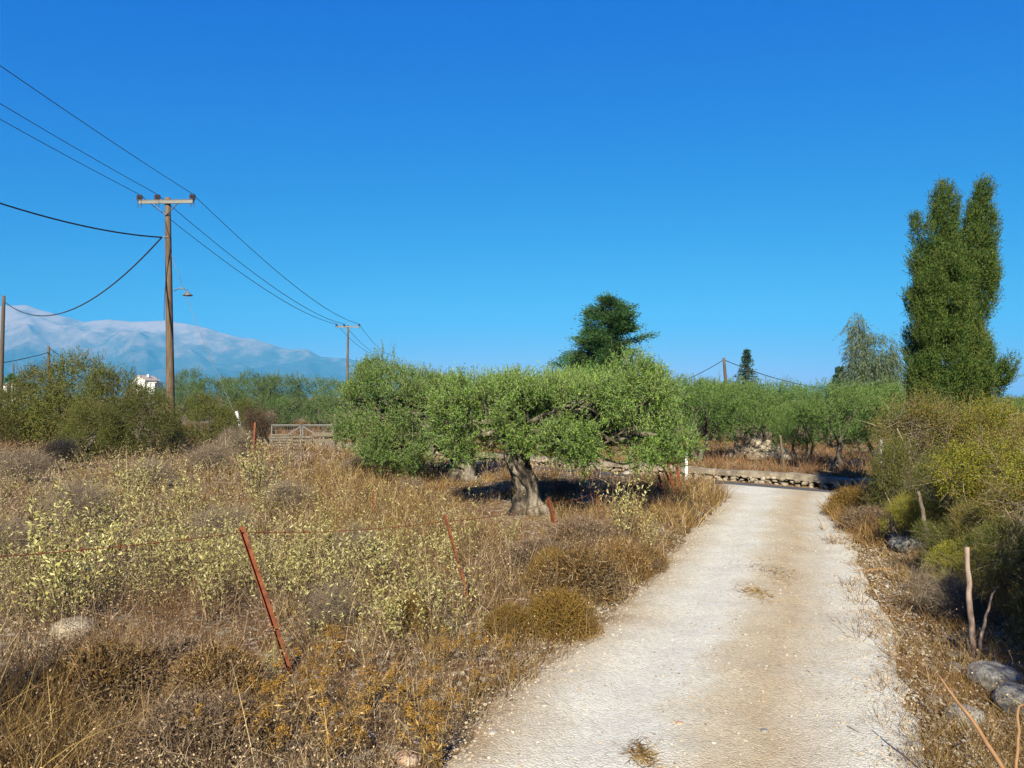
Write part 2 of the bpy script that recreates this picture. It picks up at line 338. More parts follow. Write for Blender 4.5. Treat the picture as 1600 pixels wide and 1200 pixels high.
def road_mat():
    m, out = base_mat('pale_gravel'); L = m.node_tree.links
    uv = node(m, "ShaderNodeUVMap"); uv.uv_map = 'UVMap'
    sx = node(m, "ShaderNodeSeparateXYZ"); L.new(uv.outputs[0], sx.inputs[0])
    tc = node(m, "ShaderNodeTexCoord")
    nw = node(m, "ShaderNodeTexNoise", Scale=1.3, Detail=5.0, Roughness=.6); L.new(tc.outputs['Object'], nw.inputs['Vector'])
    ad = node(m, "ShaderNodeMath", operation='MULTIPLY_ADD'); L.new(nw.outputs[0], ad.inputs[0]); ad.inputs[1].default_value = .3; L.new(sx.outputs[0], ad.inputs[2])
    # across the road: shoulder, wheel track, crown strip, wheel track, shoulder (0.15 = mean of the noise term)
    rb = ramp(m, [(.34, .26, .175), (.49, .44, .36), (.59, .575, .53), (.60, .59, .545), (.49, .43, .335), (.43, .35, .25), (.50, .455, .38), (.60, .59, .545), (.50, .455, .375), (.31, .22, .145)],
              [.10, .18, .3, .42, .52, .62, .72, .84, .94, 1.0])
    mr = node(m, "ShaderNodeMapRange"); L.new(ad.outputs[0], mr.inputs[0]); mr.inputs[1].default_value = .02; mr.inputs[2].default_value = 1.28
    L.new(mr.outputs[0], rb.inputs[0])
    def peb(scale, lo, hi):
        vo = node(m, "ShaderNodeTexVoronoi", Scale=scale); L.new(tc.outputs['Object'], vo.inputs['Vector'])
        s = node(m, "ShaderNodeSeparateColor"); L.new(vo.outputs['Color'], s.inputs[0])
        r = ramp(m, [lo, (1, .98, .95), hi], [0, .5, 1], 1); L.new(s.outputs[0], r.inputs[0]); return vo, r
    v1, p1 = peb(85., (.62, .57, .5), (1.2, 1.18, 1.15)); v2, p2 = peb(30., (.78, .74, .68), (1.12, 1.1, 1.06))
    mu = node(m, "ShaderNodeMix", data_type='RGBA', blend_type='MULTIPLY'); mu.inputs[0].default_value = .5; L.new(rb.outputs[0], mu.inputs[6]); L.new(p1.outputs[0], mu.inputs[7])
    mu2 = node(m, "ShaderNodeMix", data_type='RGBA', blend_type='MULTIPLY'); mu2.inputs[0].default_value = .35; L.new(mu.outputs[2], mu2.inputs[6]); L.new(p2.outputs[0], mu2.inputs[7])
    nf = node(m, "ShaderNodeTexNoise", Scale=60., Detail=4.0, Roughness=.7); L.new(tc.outputs['Object'], nf.inputs['Vector'])
    am = node(m, "ShaderNodeMath", operation='SUBTRACT'); L.new(nf.outputs[0], am.inputs[0]); L.new(v1.outputs['Distance'], am.inputs[1])
    nl = node(m, "ShaderNodeTexNoise", Scale=7., Detail=5.0, Roughness=.6); L.new(tc.outputs['Object'], nl.inputs['Vector'])
    b0 = node(m, "ShaderNodeBump", Strength=.18, Distance=.02); L.new(nl.outputs[0], b0.inputs['Height'])
    bp = node(m, "ShaderNodeBump", Strength=.7, Distance=.007); L.new(am.outputs[0], bp.inputs['Height']); L.new(b0.outputs[0], bp.inputs['Normal'])
    b = node(m, "ShaderNodeBsdfPrincipled", Roughness=.95); b.inputs['Specular IOR Level'].default_value = .1
    L.new(mu2.outputs[2], b.inputs['Base Color']); L.new(bp.outputs[0], b.inputs['Normal']); L.new(b.outputs[0], out.inputs[0]); return m
def mountain_mat():
    m, out = base_mat('limestone_mountain'); L = m.node_tree.links
    tc = node(m, "ShaderNodeTexCoord"); sx = node(m, "ShaderNodeSeparateXYZ"); L.new(tc.outputs['Object'], sx.inputs[0])
    n1 = node(m, "ShaderNodeTexNoise", Scale=.006, Detail=10.0, Roughness=.75); L.new(tc.outputs['Object'], n1.inputs['Vector'])
    ma = node(m, "ShaderNodeMath", operation='MULTIPLY_ADD'); L.new(n1.outputs[0], ma.inputs[0]); ma.inputs[1].default_value = 1100.; L.new(sx.outputs[2], ma.inputs[2])
    mr = node(m, "ShaderNodeMapRange"); L.new(ma.outputs[0], mr.inputs[0]); mr.inputs[1].default_value = 560.; mr.inputs[2].default_value = 1250.
    r = ramp(m, [(.05, .05, .05), (.09, .085, .08), (.2, .145, .125), (.35, .24, .205)], [0, .4, .6, .85]); L.new(mr.outputs[0], r.inputs[0])
    b = node(m, "ShaderNodeBsdfPrincipled", Roughness=1.); b.inputs['Specular IOR Level'].default_value = 0
    L.new(r.outputs[0], b.inputs['Base Color']); L.new(b.outputs[0], out.inputs[0]); return m

# ------------------------------------------------------------------ the setting
def grid_obj(name, X, Y, Z, mat, uv=None, smooth=True):
    ny, nx = X.shape
    i, j = np.meshgrid(np.arange(ny - 1), np.arange(nx - 1), indexing='ij')
    Q = np.stack([i * nx + j, i * nx + j + 1, (i + 1) * nx + j + 1, (i + 1) * nx + j], -1).reshape(-1, 4)
    S = Soup(); S.add(np.stack([X, Y, Z], -1).reshape(-1, 3), Q)
    o = S.build(name, mat, smooth=smooth)
    if uv is not None:
        ul = o.data.uv_layers.new(name='UVMap'); li = np.zeros(len(o.data.loops), np.int32); o.data.loops.foreach_get('vertex_index', li)
        ul.data.foreach_set('uv', uv.reshape(-1, 2)[li].astype(np.float32).ravel())
    return o
far = np.array([45, 70, 110, 180, 300, 600, 1200, 2500, 5000, 7600])
gx = np.concatenate([-far[::-1], np.arange(-30, -12, .6), np.arange(-12, 12, .14), np.arange(12, 30.1, .6), far])
gy = np.concatenate([-far[::-1], np.arange(-30, -3, .9), np.arange(-3, 30, .14), np.arange(30, 40, .6), far])
GX, GY = np.meshgrid(gx, gy)
tag(grid_obj('ground', GX, GY, H(GX, GY) - 0.006, ground_mat()), kind='structure')

r0 = rng_(5)
ys = np.arange(-6, 15.25, .06); us = np.linspace(0, 1, 60)
wob = lambda s, f: 0.09 * snoise(ys[:, None], s, f) + .05 * snoise(ys[:, None], s + 1, f * 3)
XL = xl(ys) + wob(11, .4); XR = xr(ys) + wob(13, .4)
RX = XL[:, None] * (1 - us) + XR[:, None] * us; RYY = np.repeat(ys[:, None], 60, 1)
# the mouth of the track stops at the asphalt line
lim = (14.42 - .66 * RX) / .75; RYY = np.minimum(RYY, lim)
tag(grid_obj('gravel_road', RX, RYY, H(RX, RYY) + 0.006, road_mat(), np.stack(np.broadcast_arrays(us[None] + 0 * RX, RYY), -1)), kind='structure')
tt = np.arange(-60, 40, .5); nnn = np.linspace(14.36, 17.1, 8)
A0 = np.array([.66, .75]); A1 = np.array([.75, -.66])
AX = A0[0] * nnn[None] + A1[0] * tt[:, None]; AY = A0[1] * nnn[None] + A1[1] * tt[:, None]
tag(grid_obj('asphalt_road', AX, AY, H(AX, AY) + 0.003, M['asphalt']), kind='structure')

# mountains: a real range 4 to 6.5 km away
def ridge(name, prof, d0, d1, px0, px1, seed, mat, nx=420, ny=90):
    px = np.linspace(px0, px1, nx); t = np.linspace(0, 1.25, ny)
    top = np.interp(px, [a for a, b in prof], [b for a, b in prof])
    PX, TT = np.meshgrid(px, t); D = d0 + (d1 - d0) * TT
    zt_ = (620 - top) / FPX * d1
    X = (PX - 800) / FPX * D
    q = np.stack([X, D], -1) / 1000.
    rdg = 1 - np.abs(snoise(q, seed, .5)); rd2 = 1 - np.abs(snoise(q, seed + 3, 1.3)); rd3 = snoise(q, seed + 5, 4.)
    prf = np.where(TT <= 1, TT ** 1.25, np.maximum(0, 1 - (TT - 1) * 2.2))
    env = np.sin(np.clip(TT, 0, 1) * np.pi) ** .8
    Z = zt_[None] * (prf + env * (.34 * (rdg - .6) + .2 * (rd2 - .6) + .05 * rd3)) + (np.abs(TT - 1) < .15) * 5 * rd3
    Z[0] = -20
    return tag(grid_obj(name, X, D, np.maximum(Z, -20), mat), kind='structure')
mm = mountain_mat()
ridge('mountains', [(-500, 470), (-150, 462), (0, 478), (40, 476), (70, 485), (130, 502), (165, 499), (210, 501), (262, 499), (310, 509), (370, 526), (400, 530), (450, 546), (480, 545), (500, 556), (545, 560), (620, 578), (760, 596), (900, 612)], 4600, 6000, -500, 900, 21, mm)
ridge('distant_hill', [(950, 622), (1040, 609), (1120, 606), (1210, 608), (1290, 602), (1350, 607), (1450, 618), (1600, 622), (1900, 624)], 4600, 6500, 950, 1900, 31, mm, 160, 30)

# haze: even air round everything
hz, ho = base_mat('haze_air'); pv = node(hz, "ShaderNodeVolumePrincipled"); pv.inputs['Color'].default_value = (.05, .38, .76, 1); pv.inputs['Density'].default_value = 0.00014
pv.inputs['Anisotropy'].default_value = -0.22
hz.node_tree.links.new(pv.outputs[0], ho.inputs['Volume'])
S = Soup(); box(S, (0, 0, 420), (15600, 15600, 920)); tag(S.build('haze', hz), kind='stuff')

# stone wall along the far side of the asphalt
def stone_mesh(rng, r, flat=.7):
    bm = bmesh.new(); bmesh.ops.create_icosphere(bm, subdivisions=2, radius=1)
    V = np.array([v.co for v in bm.verts]); F = [[v.index for v in f.verts] for f in bm.faces]; bm.free()
    V = V * (1 + .22 * snoise(V, int(rng.integers(1e6)), .35)[:, None]) 
    V = np.sign(V) * np.abs(V) ** .8
    V = V * np.array([r * rng.uniform(.8, 1.3), r * rng.uniform(.8, 1.2), r * flat])
    a = rng.uniform(0, 6.28); c, s = math.cos(a), math.sin(a); V = V @ np.array([[c, s, 0], [-s, c, 0], [0, 0, 1]])
    return V, np.array([[f[0], f[1], f[2], f[2]] for f in F])
wr = rng_(44)
wall = T('stone_wall', 'low rubble stone wall with concrete cap along the far side of the asphalt road', 'wall')
Sc, Ss = Soup(), Soup()
def wp(t, n): return A0 * n + A1 * t
t = -46.0
while t < 9:
    L = wr.uniform(.7, 1.5); a, b = wp(t + .004, 17.62), wp(t + L - .004, 17.62); zb = -.29
    mid = (a + b) / 2; hgt = .13 + wr.uniform(-.02, .02)
    rot = Matrix.Rotation(math.atan2(A1[1], A1[0]), 4, 'Z') @ Matrix.Rotation(wr.normal() * .025, 4, 'Y')
    box(Sc, (mid[0], mid[1], zb + .125 + hgt / 2), (L - .012, .34 + wr.uniform(-.02, .02), hgt), rot)
    t += L
t = -46.0
while t < 9:
    for row in range(3):
        r = .8 * wr.uniform(.03, .095) * (1.0 if row else 1.2); p = wp(t + wr.uniform(-.1, .1), 17.50 + wr.uniform(-.05, .03))
        V, F = stone_mesh(wr, r, wr.uniform(.5, .9)); V[:, 2] += .3 * V[:, 0] * wr.uniform(-1, 1); Ss.add(V + np.array([p[0], p[1], -.28 + .0 + row * .06 + wr.uniform(-.02, .02)]), F)
    t += .14
Ss.build('rubble_course', M['wallstone'], wall); Sc.build('cap', M['cap'], wall)

# ------------------------------------------------------------------ trees
def pl(px, py, rx, ry, d, rd=None):
    c = P(px, py, d); k = d / FPX
    return [c.x, c.y, c.z, rx * k, (rd if rd else rx * k * .9), ry * k]
def gnarl(seed):
    r = rng_(seed); ph = r.uniform(0, 6.28, 6)
    def f(a, t):
        a = a[None] + 1.1 * t[:, None]
        return 1 + .22 * np.sin(3 * a + ph[0] + 2 * t[:, None]) + .14 * np.sin(5 * a + ph[1] - 5 * t[:, None]) + .08 * np.sin(7 * a + ph[4] + 16 * t[:, None]) + .07 * np.sin(11 * a + ph[5] - 21 * t[:, None]) + .06 * np.sin(9 * a + ph[2] + 9 * t[:, None]) + .05 * np.sin(14 * t[:, None] + ph[3] + a * 2)
    return f
def limb(S, a, b, r0, r1, rng, n=8, wig=.12):
    a, b = np.array(a, float), np.array(b, float); t = np.linspace(0, 1, 7)[:, None]
    L = np.linalg.norm(b - a); pts = a + (b - a) * t + np.sin(t * np.pi) * rng.normal(size=3) * wig * L + np.sin(t * 2 * np.pi) * rng.normal(size=3) * wig * .5 * L
    tube(S, pts, r0 + (r1 - r0) * t[:, 0], n); return pts
def olive_big(name, label, base, trunk_top, tr, lobes, nshoot, seed, hollows):
    rng = rng_(seed); b = np.array(base); tree = T(name, label, 'tree', base)
    S = Soup(); tp = np.array(trunk_top) - b; t = np.linspace(0, 1, 54)
    pts = np.outer(t, tp) + np.stack([.06 * np.sin(5 * t), .05 * np.sin(4 * t + 1), 0 * t], -1) * (t * (1 - t) * 4)[:, None]
    pts[0, 2] -= .15
    rad = tr * (.74 + .62 * np.exp(-t * 6.5) + .12 * np.exp(-((t - 1) / .2) ** 2))
    tube(S, pts, rad, 72, lobes=gnarl(seed))
    Lb = np.array(lobes); Lb[:, :3] -= b
    for i, l in enumerate(Lb):
        mid = tp + (l[:3] - tp) * .45 + np.array([0, 0, .12])
        p = limb(S, tp - np.array([0, 0, .1]), mid, tr * .42, tr * .22, rng)
        limb(S, p[-1], l[:3] + rng.normal(size=3) * .05, tr * .22, .03, rng)
        for k in range(4):
            limb(S, p[4 + k % 3], l[:3] + nrm(rng.normal(size=3)) * l[3:] * .7, .035, .008, rng, 5)
    S.build('trunk', M['bark'], tree, smooth=True)
    S = Soup()
    sub = subclump(Lb, 17, (.13, .27), rng, .68); cen = Lb[:, :3].mean(0)
    p, o = shell_points(sub, nshoot, rng, .15, 1.0, None, .85, seed, .5)
    o = nrm(o + .8 * nrm(p - cen))
    # loose inner leaves
    p3, o3 = shell_points(Lb, nshoot // 7, rng, .3, .8, None, .85, seed, .5); p = np.vstack([p, p3]); o = np.vstack([o, o3])
    upw = np.clip(o[:, 2:3], 0, 1)
    for hx, hy, hd, hr in hollows:
        q = np.array(P(hx, hy, hd)) - b; k = np.linalg.norm((p - q) / np.array([1, 1.6, 1.15]), axis=1) > hr * (1 + .35 * snoise(p, seed + 9, 1.6)); p, o = p[k], o[k]
    shoots(S, p, o, rng, 12, (.10, .26), (.036, .06), (.010, .016), up=.45, o=.55, rnd=.5, twig=1, tw=.005)
    pt, ot = shell_points(Lb, nshoot // 3, rng, .9, 1.0, None, 1, 1, .85); top = ot[:, 2] > .5; pt, ot = pt[top], ot[top]
    shoots(S, pt, ot, rng, 12, (.14, .36), (.035, .055), (.009, .015), up=1.6, o=.3, rnd=.25, spread=.6, twig=1, tw=.005)
    S.build('crown', [M['olive'], M['twig']], tree)
    return tree
FO = G(826, 10.9)
front_l = [pl(735, 655, 52, 56, 11.4, .6), pl(790, 645, 60, 42, 11.2, .7), pl(850, 650, 65, 50, 10.7, .75), pl(920, 645, 70, 50, 10.8, .75), pl(985, 606, 42, 40, 11.2, .6),
           pl(1010, 640, 42, 48, 11, .6), pl(1040, 686, 32, 36, 10.7, .45), pl(935, 684, 60, 38, 10.5, .45), pl(882, 682, 40, 32, 10.7, .38), pl(742, 684, 36, 32, 11.3, .45),
           pl(990, 690, 40, 34, 10.5, .45), pl(800, 628, 60, 30, 12, .7), pl(900, 628, 70, 34, 12, .8), pl(860, 652, 90, 34, 12.1, .7), pl(1030, 606, 22, 22, 11.2, .3)]
olive_big('olive_tree', 'spreading old olive tree with gnarled leaning trunk in the dry field beside the gravel road', FO, P(804, 690, 11), .20, front_l, 9400, 71, [(1000, 668, 10.4, .33), (768, 628, 10.7, .27), (905, 655, 10.2, .17), (830, 660, 10.3, .2), (945, 700, 10.2, .14)])
BO = G(722, 15.3)
back_l = [pl(598, 606, 44, 34, 15, .7), pl(572, 648, 42, 46, 14.8, .7), pl(628, 648, 56, 54, 14.4, .8), pl(672, 645, 52, 50, 15.7, .8), pl(632, 700, 44, 34, 14, .6), pl(692, 628, 52, 34, 16.1, .7),
          pl(722, 648, 46, 34, 16.3, .6), pl(600, 684, 40, 36, 14.3, .6), pl(603, 572, 18, 20, 15, .28), pl(648, 608, 40, 22, 15.4, .5), pl(745, 672, 24, 18, 16.3, .35), pl(572, 600, 20, 20, 15, .3), pl(552, 632, 18, 26, 15, .3), pl(760, 640, 40, 34, 16, .7)]
olive_big('olive_tree', 'olive tree with drooping left crown and pale stout trunk standing behind the gnarled olive', BO, P(719, 694, 15.4), .25, back_l, 8000, 83, [(658, 660, 14.6, .4), (705, 640, 15.2, .3), (600, 640, 14.0, .25), (680, 712, 14.2, .3)])

def grove_olive(seed, h=3.2, rx=1.9, n=1900, mat='olive_far', name='olive_tree', nm=10, LL=(.06, .10), LW=(.02, .034), trunk=True, bark='bark_d', hole=-.3, zc=.66, up=.5):
    rng = rng_(seed); tree = T(name, None, 'tree')
    lob = []
    for k in range(9):
        a = k / 9 * 6.28 + rng.uniform(-.3, .3); q = rng.uniform(.25, .62) * rx; s = rng.uniform(.36, .55) * rx
        lob.append([q * math.cos(a), q * math.sin(a), h * zc + rng.uniform(-.2, .16) * h, s, s, s * rng.uniform(.6, .85)])
    lob.append([0, 0, h * .72, rx * .55, rx * .55, h * .27])
    S = Soup(); k = 2 if rng.random() < .5 else 3
    for i in range(k):
        a = i / k * 6.28 + rng.uniform(0, 1)
        top = np.array([math.cos(a) * rx * .3, math.sin(a) * rx * .3, h * .45])
        p = limb(S, np.array([math.cos(a) * .1, math.sin(a) * .1, -.1]), top, .11, .06, rng, 8, .08)
        for l in lob[i::k]: limb(S, p[-2], l[:3], .05, .012, rng, 6)
    S.build('trunk', M[bark], tree, smooth=True)
    S = Soup(); lob2 = subclump(lob, 9, (rx * .12, rx * .24), rng, .85); p, o = shell_points(lob2, n, rng, .3, 1.05, None, .5, seed, .5); o = nrm(o + .8 * nrm(p - np.array([0, 0, h * .5])))
    shoots(S, p, o, rng, nm, (.2, .5), LL, LW, up=up, o=.6, rnd=.5)
    S.build('crown', [M[mat]], tree)
    return tree
protos = {}
def place(kind, label, px, d, h, width=1.0, rz=0., group=None, name=None, dz=0):
    """a copy of a tree kind, h metres tall, standing on the ground under column px at depth d"""
    mk = protos[kind]; first = mk['used'] is False
    o = mk['obj'] if first else copy_tree(mk['obj']); mk['used'] = True
    g = G(px, d); s = h / mk['h']
    o.location = (g.x, g.y, g.z + dz); o.scale = (s * width, s * width, s); o.rotation_euler = (0, 0, rz)
    o['label'] = label
    if group: o['group'] = group
    return o
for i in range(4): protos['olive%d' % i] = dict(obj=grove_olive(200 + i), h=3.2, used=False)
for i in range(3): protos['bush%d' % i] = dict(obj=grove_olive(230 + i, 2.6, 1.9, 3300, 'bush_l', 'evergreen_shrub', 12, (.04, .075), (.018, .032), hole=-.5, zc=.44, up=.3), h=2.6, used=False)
for k in ('bush0', 'bush1', 'bush2'): protos[k]['obj']['category'] = 'shrub'
GR = 'olive trees of the grove beyond the stone wall'
# (column, depth, height m, width factor, label)
grove = [
 (1090, 21, 2.55, .95, 'grove olive right of the gnarled olive, behind the white stake on the verge'),
 (1150, 22, 2.6, 1., 'grove olive with pale bare stems directly left of the stone heap'),
 (1205, 23, 2.5, .9, 'grove olive rising right behind the stone heap'),
 (1255, 20, 2.0, .75, 'small grove olive between the stone heap and the shaded olive'),
 (1310, 18.6, 2.35, .9, 'dark green grove olive shaded by the cypress, right above the wall'),
 (1372, 19.5, 2.5, .9, 'grove olive behind the pale green stake, left of the cypress'),
 (1425, 22, 2.7, .9, 'grove olive whose crown is half hidden behind the foot of the cypress'),
 (1065, 30, 2.44, .9, 'grove olive in the second row, just past the edge of the gnarled olive crown'),
 (1120, 31, 2.69, 1., 'second-row grove olive below the leaning bare pole'),
 (1180, 30, 2.77, 1., 'second-row grove olive below the spire-shaped conifer'),
 (1240, 32, 2.60, 1., 'second-row grove olive midway between the spire conifer and the small blue fir'),
 (1290, 31, 2.27, .9, 'second-row grove olive in front of the small blue fir'),
 (1350, 29, 2.44, 1., 'second-row grove olive at the foot of the weeping tree'),
 (1405, 33, 2.52, 1., 'second-row grove olive between the weeping tree and the cypress'),
 (1015, 27, 2.18, .9, 'grove olive seen beneath the right edge of the gnarled olive crown'),
 (1560, 32, 2.27, 1., 'pale olive standing beyond the hedge, right of the cypress'),
 (1620, 28, 2.10, 1., 'pale olive at the picture edge beyond the hedge, below the far poles'),
]
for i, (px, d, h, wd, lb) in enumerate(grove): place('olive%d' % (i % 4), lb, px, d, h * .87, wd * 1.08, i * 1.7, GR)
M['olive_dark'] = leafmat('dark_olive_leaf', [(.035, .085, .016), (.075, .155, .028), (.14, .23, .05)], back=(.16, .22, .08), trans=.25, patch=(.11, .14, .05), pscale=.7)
for i in range(3): protos['dolive%d' % i] = dict(obj=grove_olive(260 + i, mat='olive_dark'), h=3.2, used=False)
GL = 'olive trees along the far edge of the field'
lgrove = [
 (300, 60, 4.1, .7, 'round dark olive crown right of the power pole against the mountains'),
 (345, 40, 2.9, 1.1, 'field-edge olive behind the guy wire'),
 (402, 38, 3.1, .9, 'field-edge olive above the dead brown undergrowth left of the gate'),
 (448, 42, 3.1, 1., 'field-edge olive rising behind the left leaf of the gate'),
 (492, 44, 3.0, 1., 'field-edge olive rising behind the right leaf of the gate'),
 (532, 40, 2.7, 1., 'field-edge olive between the gate and the drooping olive'),
 (280, 44, 2.7, 1., 'field-edge olive directly behind the foot of the power pole'),
 (375, 52, 3.2, 1., 'farther field-edge olive seen in the gap right of the guy wire'),
 (425, 30, 2.0, 1.0, 'low olive close behind the gate'),
 (510, 31, 1.95, .9, 'low olive behind the wooden gate post'),
]
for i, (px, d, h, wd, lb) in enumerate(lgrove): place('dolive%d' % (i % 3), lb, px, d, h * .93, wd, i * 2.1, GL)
GB = 'evergreen shrubs at the left edge of the field'
for i, (px, d, h, wd, lb) in enumerate([
 (112, 25, 3.05, .8, 'tallest evergreen shrub, left of the white house'),
 (182, 23, 2.45, .85, 'broad evergreen shrub standing just in front of the white house'),
 (60, 27, 2.65, .8, 'evergreen shrub on the left shoulder of the tallest shrub'),
 (228, 21, 1.85, .8, 'low evergreen shrub at the foot of the power pole'),
 (322, 24, 1.75, .9, 'rounded yellow-green shrub between the power pole and the guy guard'),
 (12, 25, 1.9, .9, 'shrub cut by the left picture edge below the palm'),
 (140, 20, 1.5, .8, 'low shrub in front of the tallest shrub, above the dark hollow'),
 (375, 29, 1.6, .8, 'small shrub behind the white guy guard'),
 ]): place('bush%d' % (i % 3), lb, px, d, h, wd, i * 1.3, GB)
place('bush1', 'distant round evergreen crown just left of the leaning bare pole', 1108, 55, 3.0, .7, 0.4)

# dark conifer behind the front olives
def clumpy(name, label, base, lobes, n, mat, seed, m=9, SL=(.25, .6), LL=(.10, .2), LW=(.04, .07), up=.25, o=.9, rnd=.35, hole=None, trunk=.2, top=None, lo=.3, bark='bark_d', kill=.5, spread=.7, hf=.5):
    rng = rng_(seed); b = np.array(base); tree = T(name, label, 'tree', base)
    Lb = np.array(lobes); Lb[:, :3] -= b
    S = Soup(); tp = np.array(top) - b
    t = np.linspace(0, 1, 9); pts = np.outer(t, tp); pts[0, 2] -= .2; tube(S, pts, trunk * (1 - .85 * t), 9)
    for l in Lb:
        z = max(.3, l[2] - .4 * np.hypot(l[0] - 0, l[1])); k = min(1, z / tp[2]); limb(S, tp * k, l[:3], trunk * .3 * (1.1 - .7 * k), .02, rng, 6, .06)
    S.build('trunk', M[bark], tree, smooth=True)
    S = Soup(); p, oo = shell_points(Lb, n, rng, lo, 1.03, hole, hf, seed, kill)
    shoots(S, p, oo, rng, m, SL, LL, LW, up=up, o=o, rnd=rnd, spread=spread); S.build('crown', M[mat], tree); return tree
def tiered_conifer():
    dp = 28.; rng = rng_(301); base = G(950, dp); b = np.array(base); tree = T('conifer_tree', 'dark green flat-tiered conifer rising behind the gnarled olive', 'tree', base)
    top = np.array(P(951, 462, dp)) - b; t = np.linspace(0, 1, 10); S = Soup(); tube(S, np.outer(t, top), .2 * (1 - .9 * t), 9)
    F = Soup(); k = dp / FPX
    yy = [462, 474, 487, 500, 512, 528, 545, 560, 580, 610, 640]; hwL = [4, 16, 44, 36, 44, 40, 66, 78, 84, 80, 60]; hwR = [4, 18, 40, 48, 40, 82, 66, 50, 74, 76, 60]
    for n in range(118):
        py = 464 + 176 * (n / 117.) ** .85 + rng.normal() * 2; a = rng.uniform(0, 6.28); c = math.cos(a)
        hw = np.interp(py, yy, hwR if c > 0 else hwL); L = k * hw * rng.uniform(.55, 1.05) * (1 if abs(c) > .5 else .85)
        z0 = P(0, py, dp).z - b[2] - .12 * L; tt = np.linspace(0, 1, 6); st = np.array([top[0] * z0 / top[2], 0, z0])
        dv = np.array([c, math.sin(a), 0]); pts = st + dv * (L * tt)[:, None] + np.array([0, 0, 1]) * (L * (.05 * tt + .22 * tt ** 2))[:, None]
        tube(S, pts, .035 * (1 - .8 * tt), 5)
        m = int(5 + 9 * L)
        for q in range(m):
            u = .2 + .8 * (q + rng.uniform()) / m; c0 = np.array([np.interp(u, tt, pts[:, w_]) for w_ in range(3)]) + rng.normal(size=3) * np.array([.16, .16, .05]) * (1.1 - .5 * u)
            nl = 44; w_ = rng.normal(size=(nl, 3)) * np.array([.13, .13, .055]); ld = nrm(dv * .8 + w_ * 4 + np.array([0, 0, .35]) + rng.normal(size=(nl, 3)) * .35)
            leaves(F, c0 + w_, ld, rng.uniform(.07, .14, nl), rng.uniform(.022, .04, nl), rng)
    S.build('trunk', M['bark_d'], tree, smooth=True); F.build('crown', M['pine'], tree)
tiered_conifer()
# weeping tree
de = 40.
clumpy('weeping_tree', 'feathery grey-green weeping tree left of the cypress', G(1368, de),
       [pl(1338, 508, 12, 26, de), pl(1348, 545, 24, 34, de), pl(1378, 548, 26, 32, de), pl(1340, 580, 18, 26, de), pl(1392, 580, 20, 34, de), pl(1366, 590, 34, 34, de), pl(1395, 610, 26, 26, de), pl(1370, 528, 14, 16, de)],
       1700, 'euc', 311, m=12, SL=(.5, 1.2), LL=(.16, .28), LW=(.022, .04), up=-1.1, o=.4, rnd=.35, hole=-.45, trunk=.2, top=P(1340, 500, de), spread=.5, lo=.1)
# cypress
def cypress():
    d0 = 11.6; base = G(1487, d0); rng = rng_(401); tree = T('cypress_tree', 'tall dark cypress with two leaders rising above the hedge on the right', 'tree', base); b = np.array(base)
    yy = [283, 300, 330, 360, 390, 420, 450, 500, 550, 600, 630, 660, 690]
    cols = [  # silhouette columns: (y list, left, right)
        ([290, 305, 330, 360, 400, 430], [1470, 1461, 1449, 1440, 1438, 1436], [1484, 1490, 1500, 1507, 1514, 1516]),
        ([284, 300, 325, 350, 380, 430], [1530, 1526, 1518, 1504, 1495, 1490], [1549, 1546, 1543, 1560, 1563, 1560]),
        ([332, 350, 370, 410], [1426, 1425, 1425, 1424], [1434, 1440, 1444, 1446]),
        ([400, 430, 470, 520, 560, 600, 640, 665, 700], [1424, 1417, 1416, 1419, 1412, 1413, 1428, 1446, 1460], [1562, 1556, 1550, 1552, 1560, 1560, 1546, 1530, 1520]),
        ([562, 575, 592], [1556, 1556, 1556], [1585, 1582, 1572])]
    cl = []
    for ci, (ys_, l, r) in enumerate(cols):
        nn_ = [56, 56, 14, 430, 14][ci]
        for k in range(nn_):
            y = rng.uniform(ys_[0], ys_[-1]); a, c = np.interp(y, ys_, l), np.interp(y, ys_, r)
            hw = (c - a) / 2; ang = rng.uniform(0, 6.28); q = math.sqrt(rng.uniform(.05, 1)); sz = rng.uniform(6.5, 12); sz = min(sz, hw * .72)
            hw2 = max(0, hw - sz * .4)
            x = (a + c) / 2 + math.cos(ang) * hw2 * q; dd = d0 + math.sin(ang) * min(hw2, 62) * q * d0 / FPX
            cl.append(pl(x, y + sz * 1.2, sz, sz * rng.uniform(1.5, 2.8), dd))
    Lb = np.array(cl); Lb[:, :3] -= b
    S = Soup()
    for px, py in ((1475, 300), (1533, 295), (1455, 420)):
        limb(S, (0, 0, -.1), np.array(P(px, py + 45, d0)) - b, .05, .004, rng, 8, .012)
    S.build('trunk', M['bark_d'], tree, smooth=True)
    S = Soup(); p, o = shell_points(Lb, 52000, rng, .3, 1.03, None, 1.3, 1, .6)
    shoots(S, p, o, rng, 8, (.06, .19), (.022, .042), (.008, .014), up=1.2, o=.6, rnd=.35, spread=.8); S.build('crown', M['cypress'], tree)
cypress()
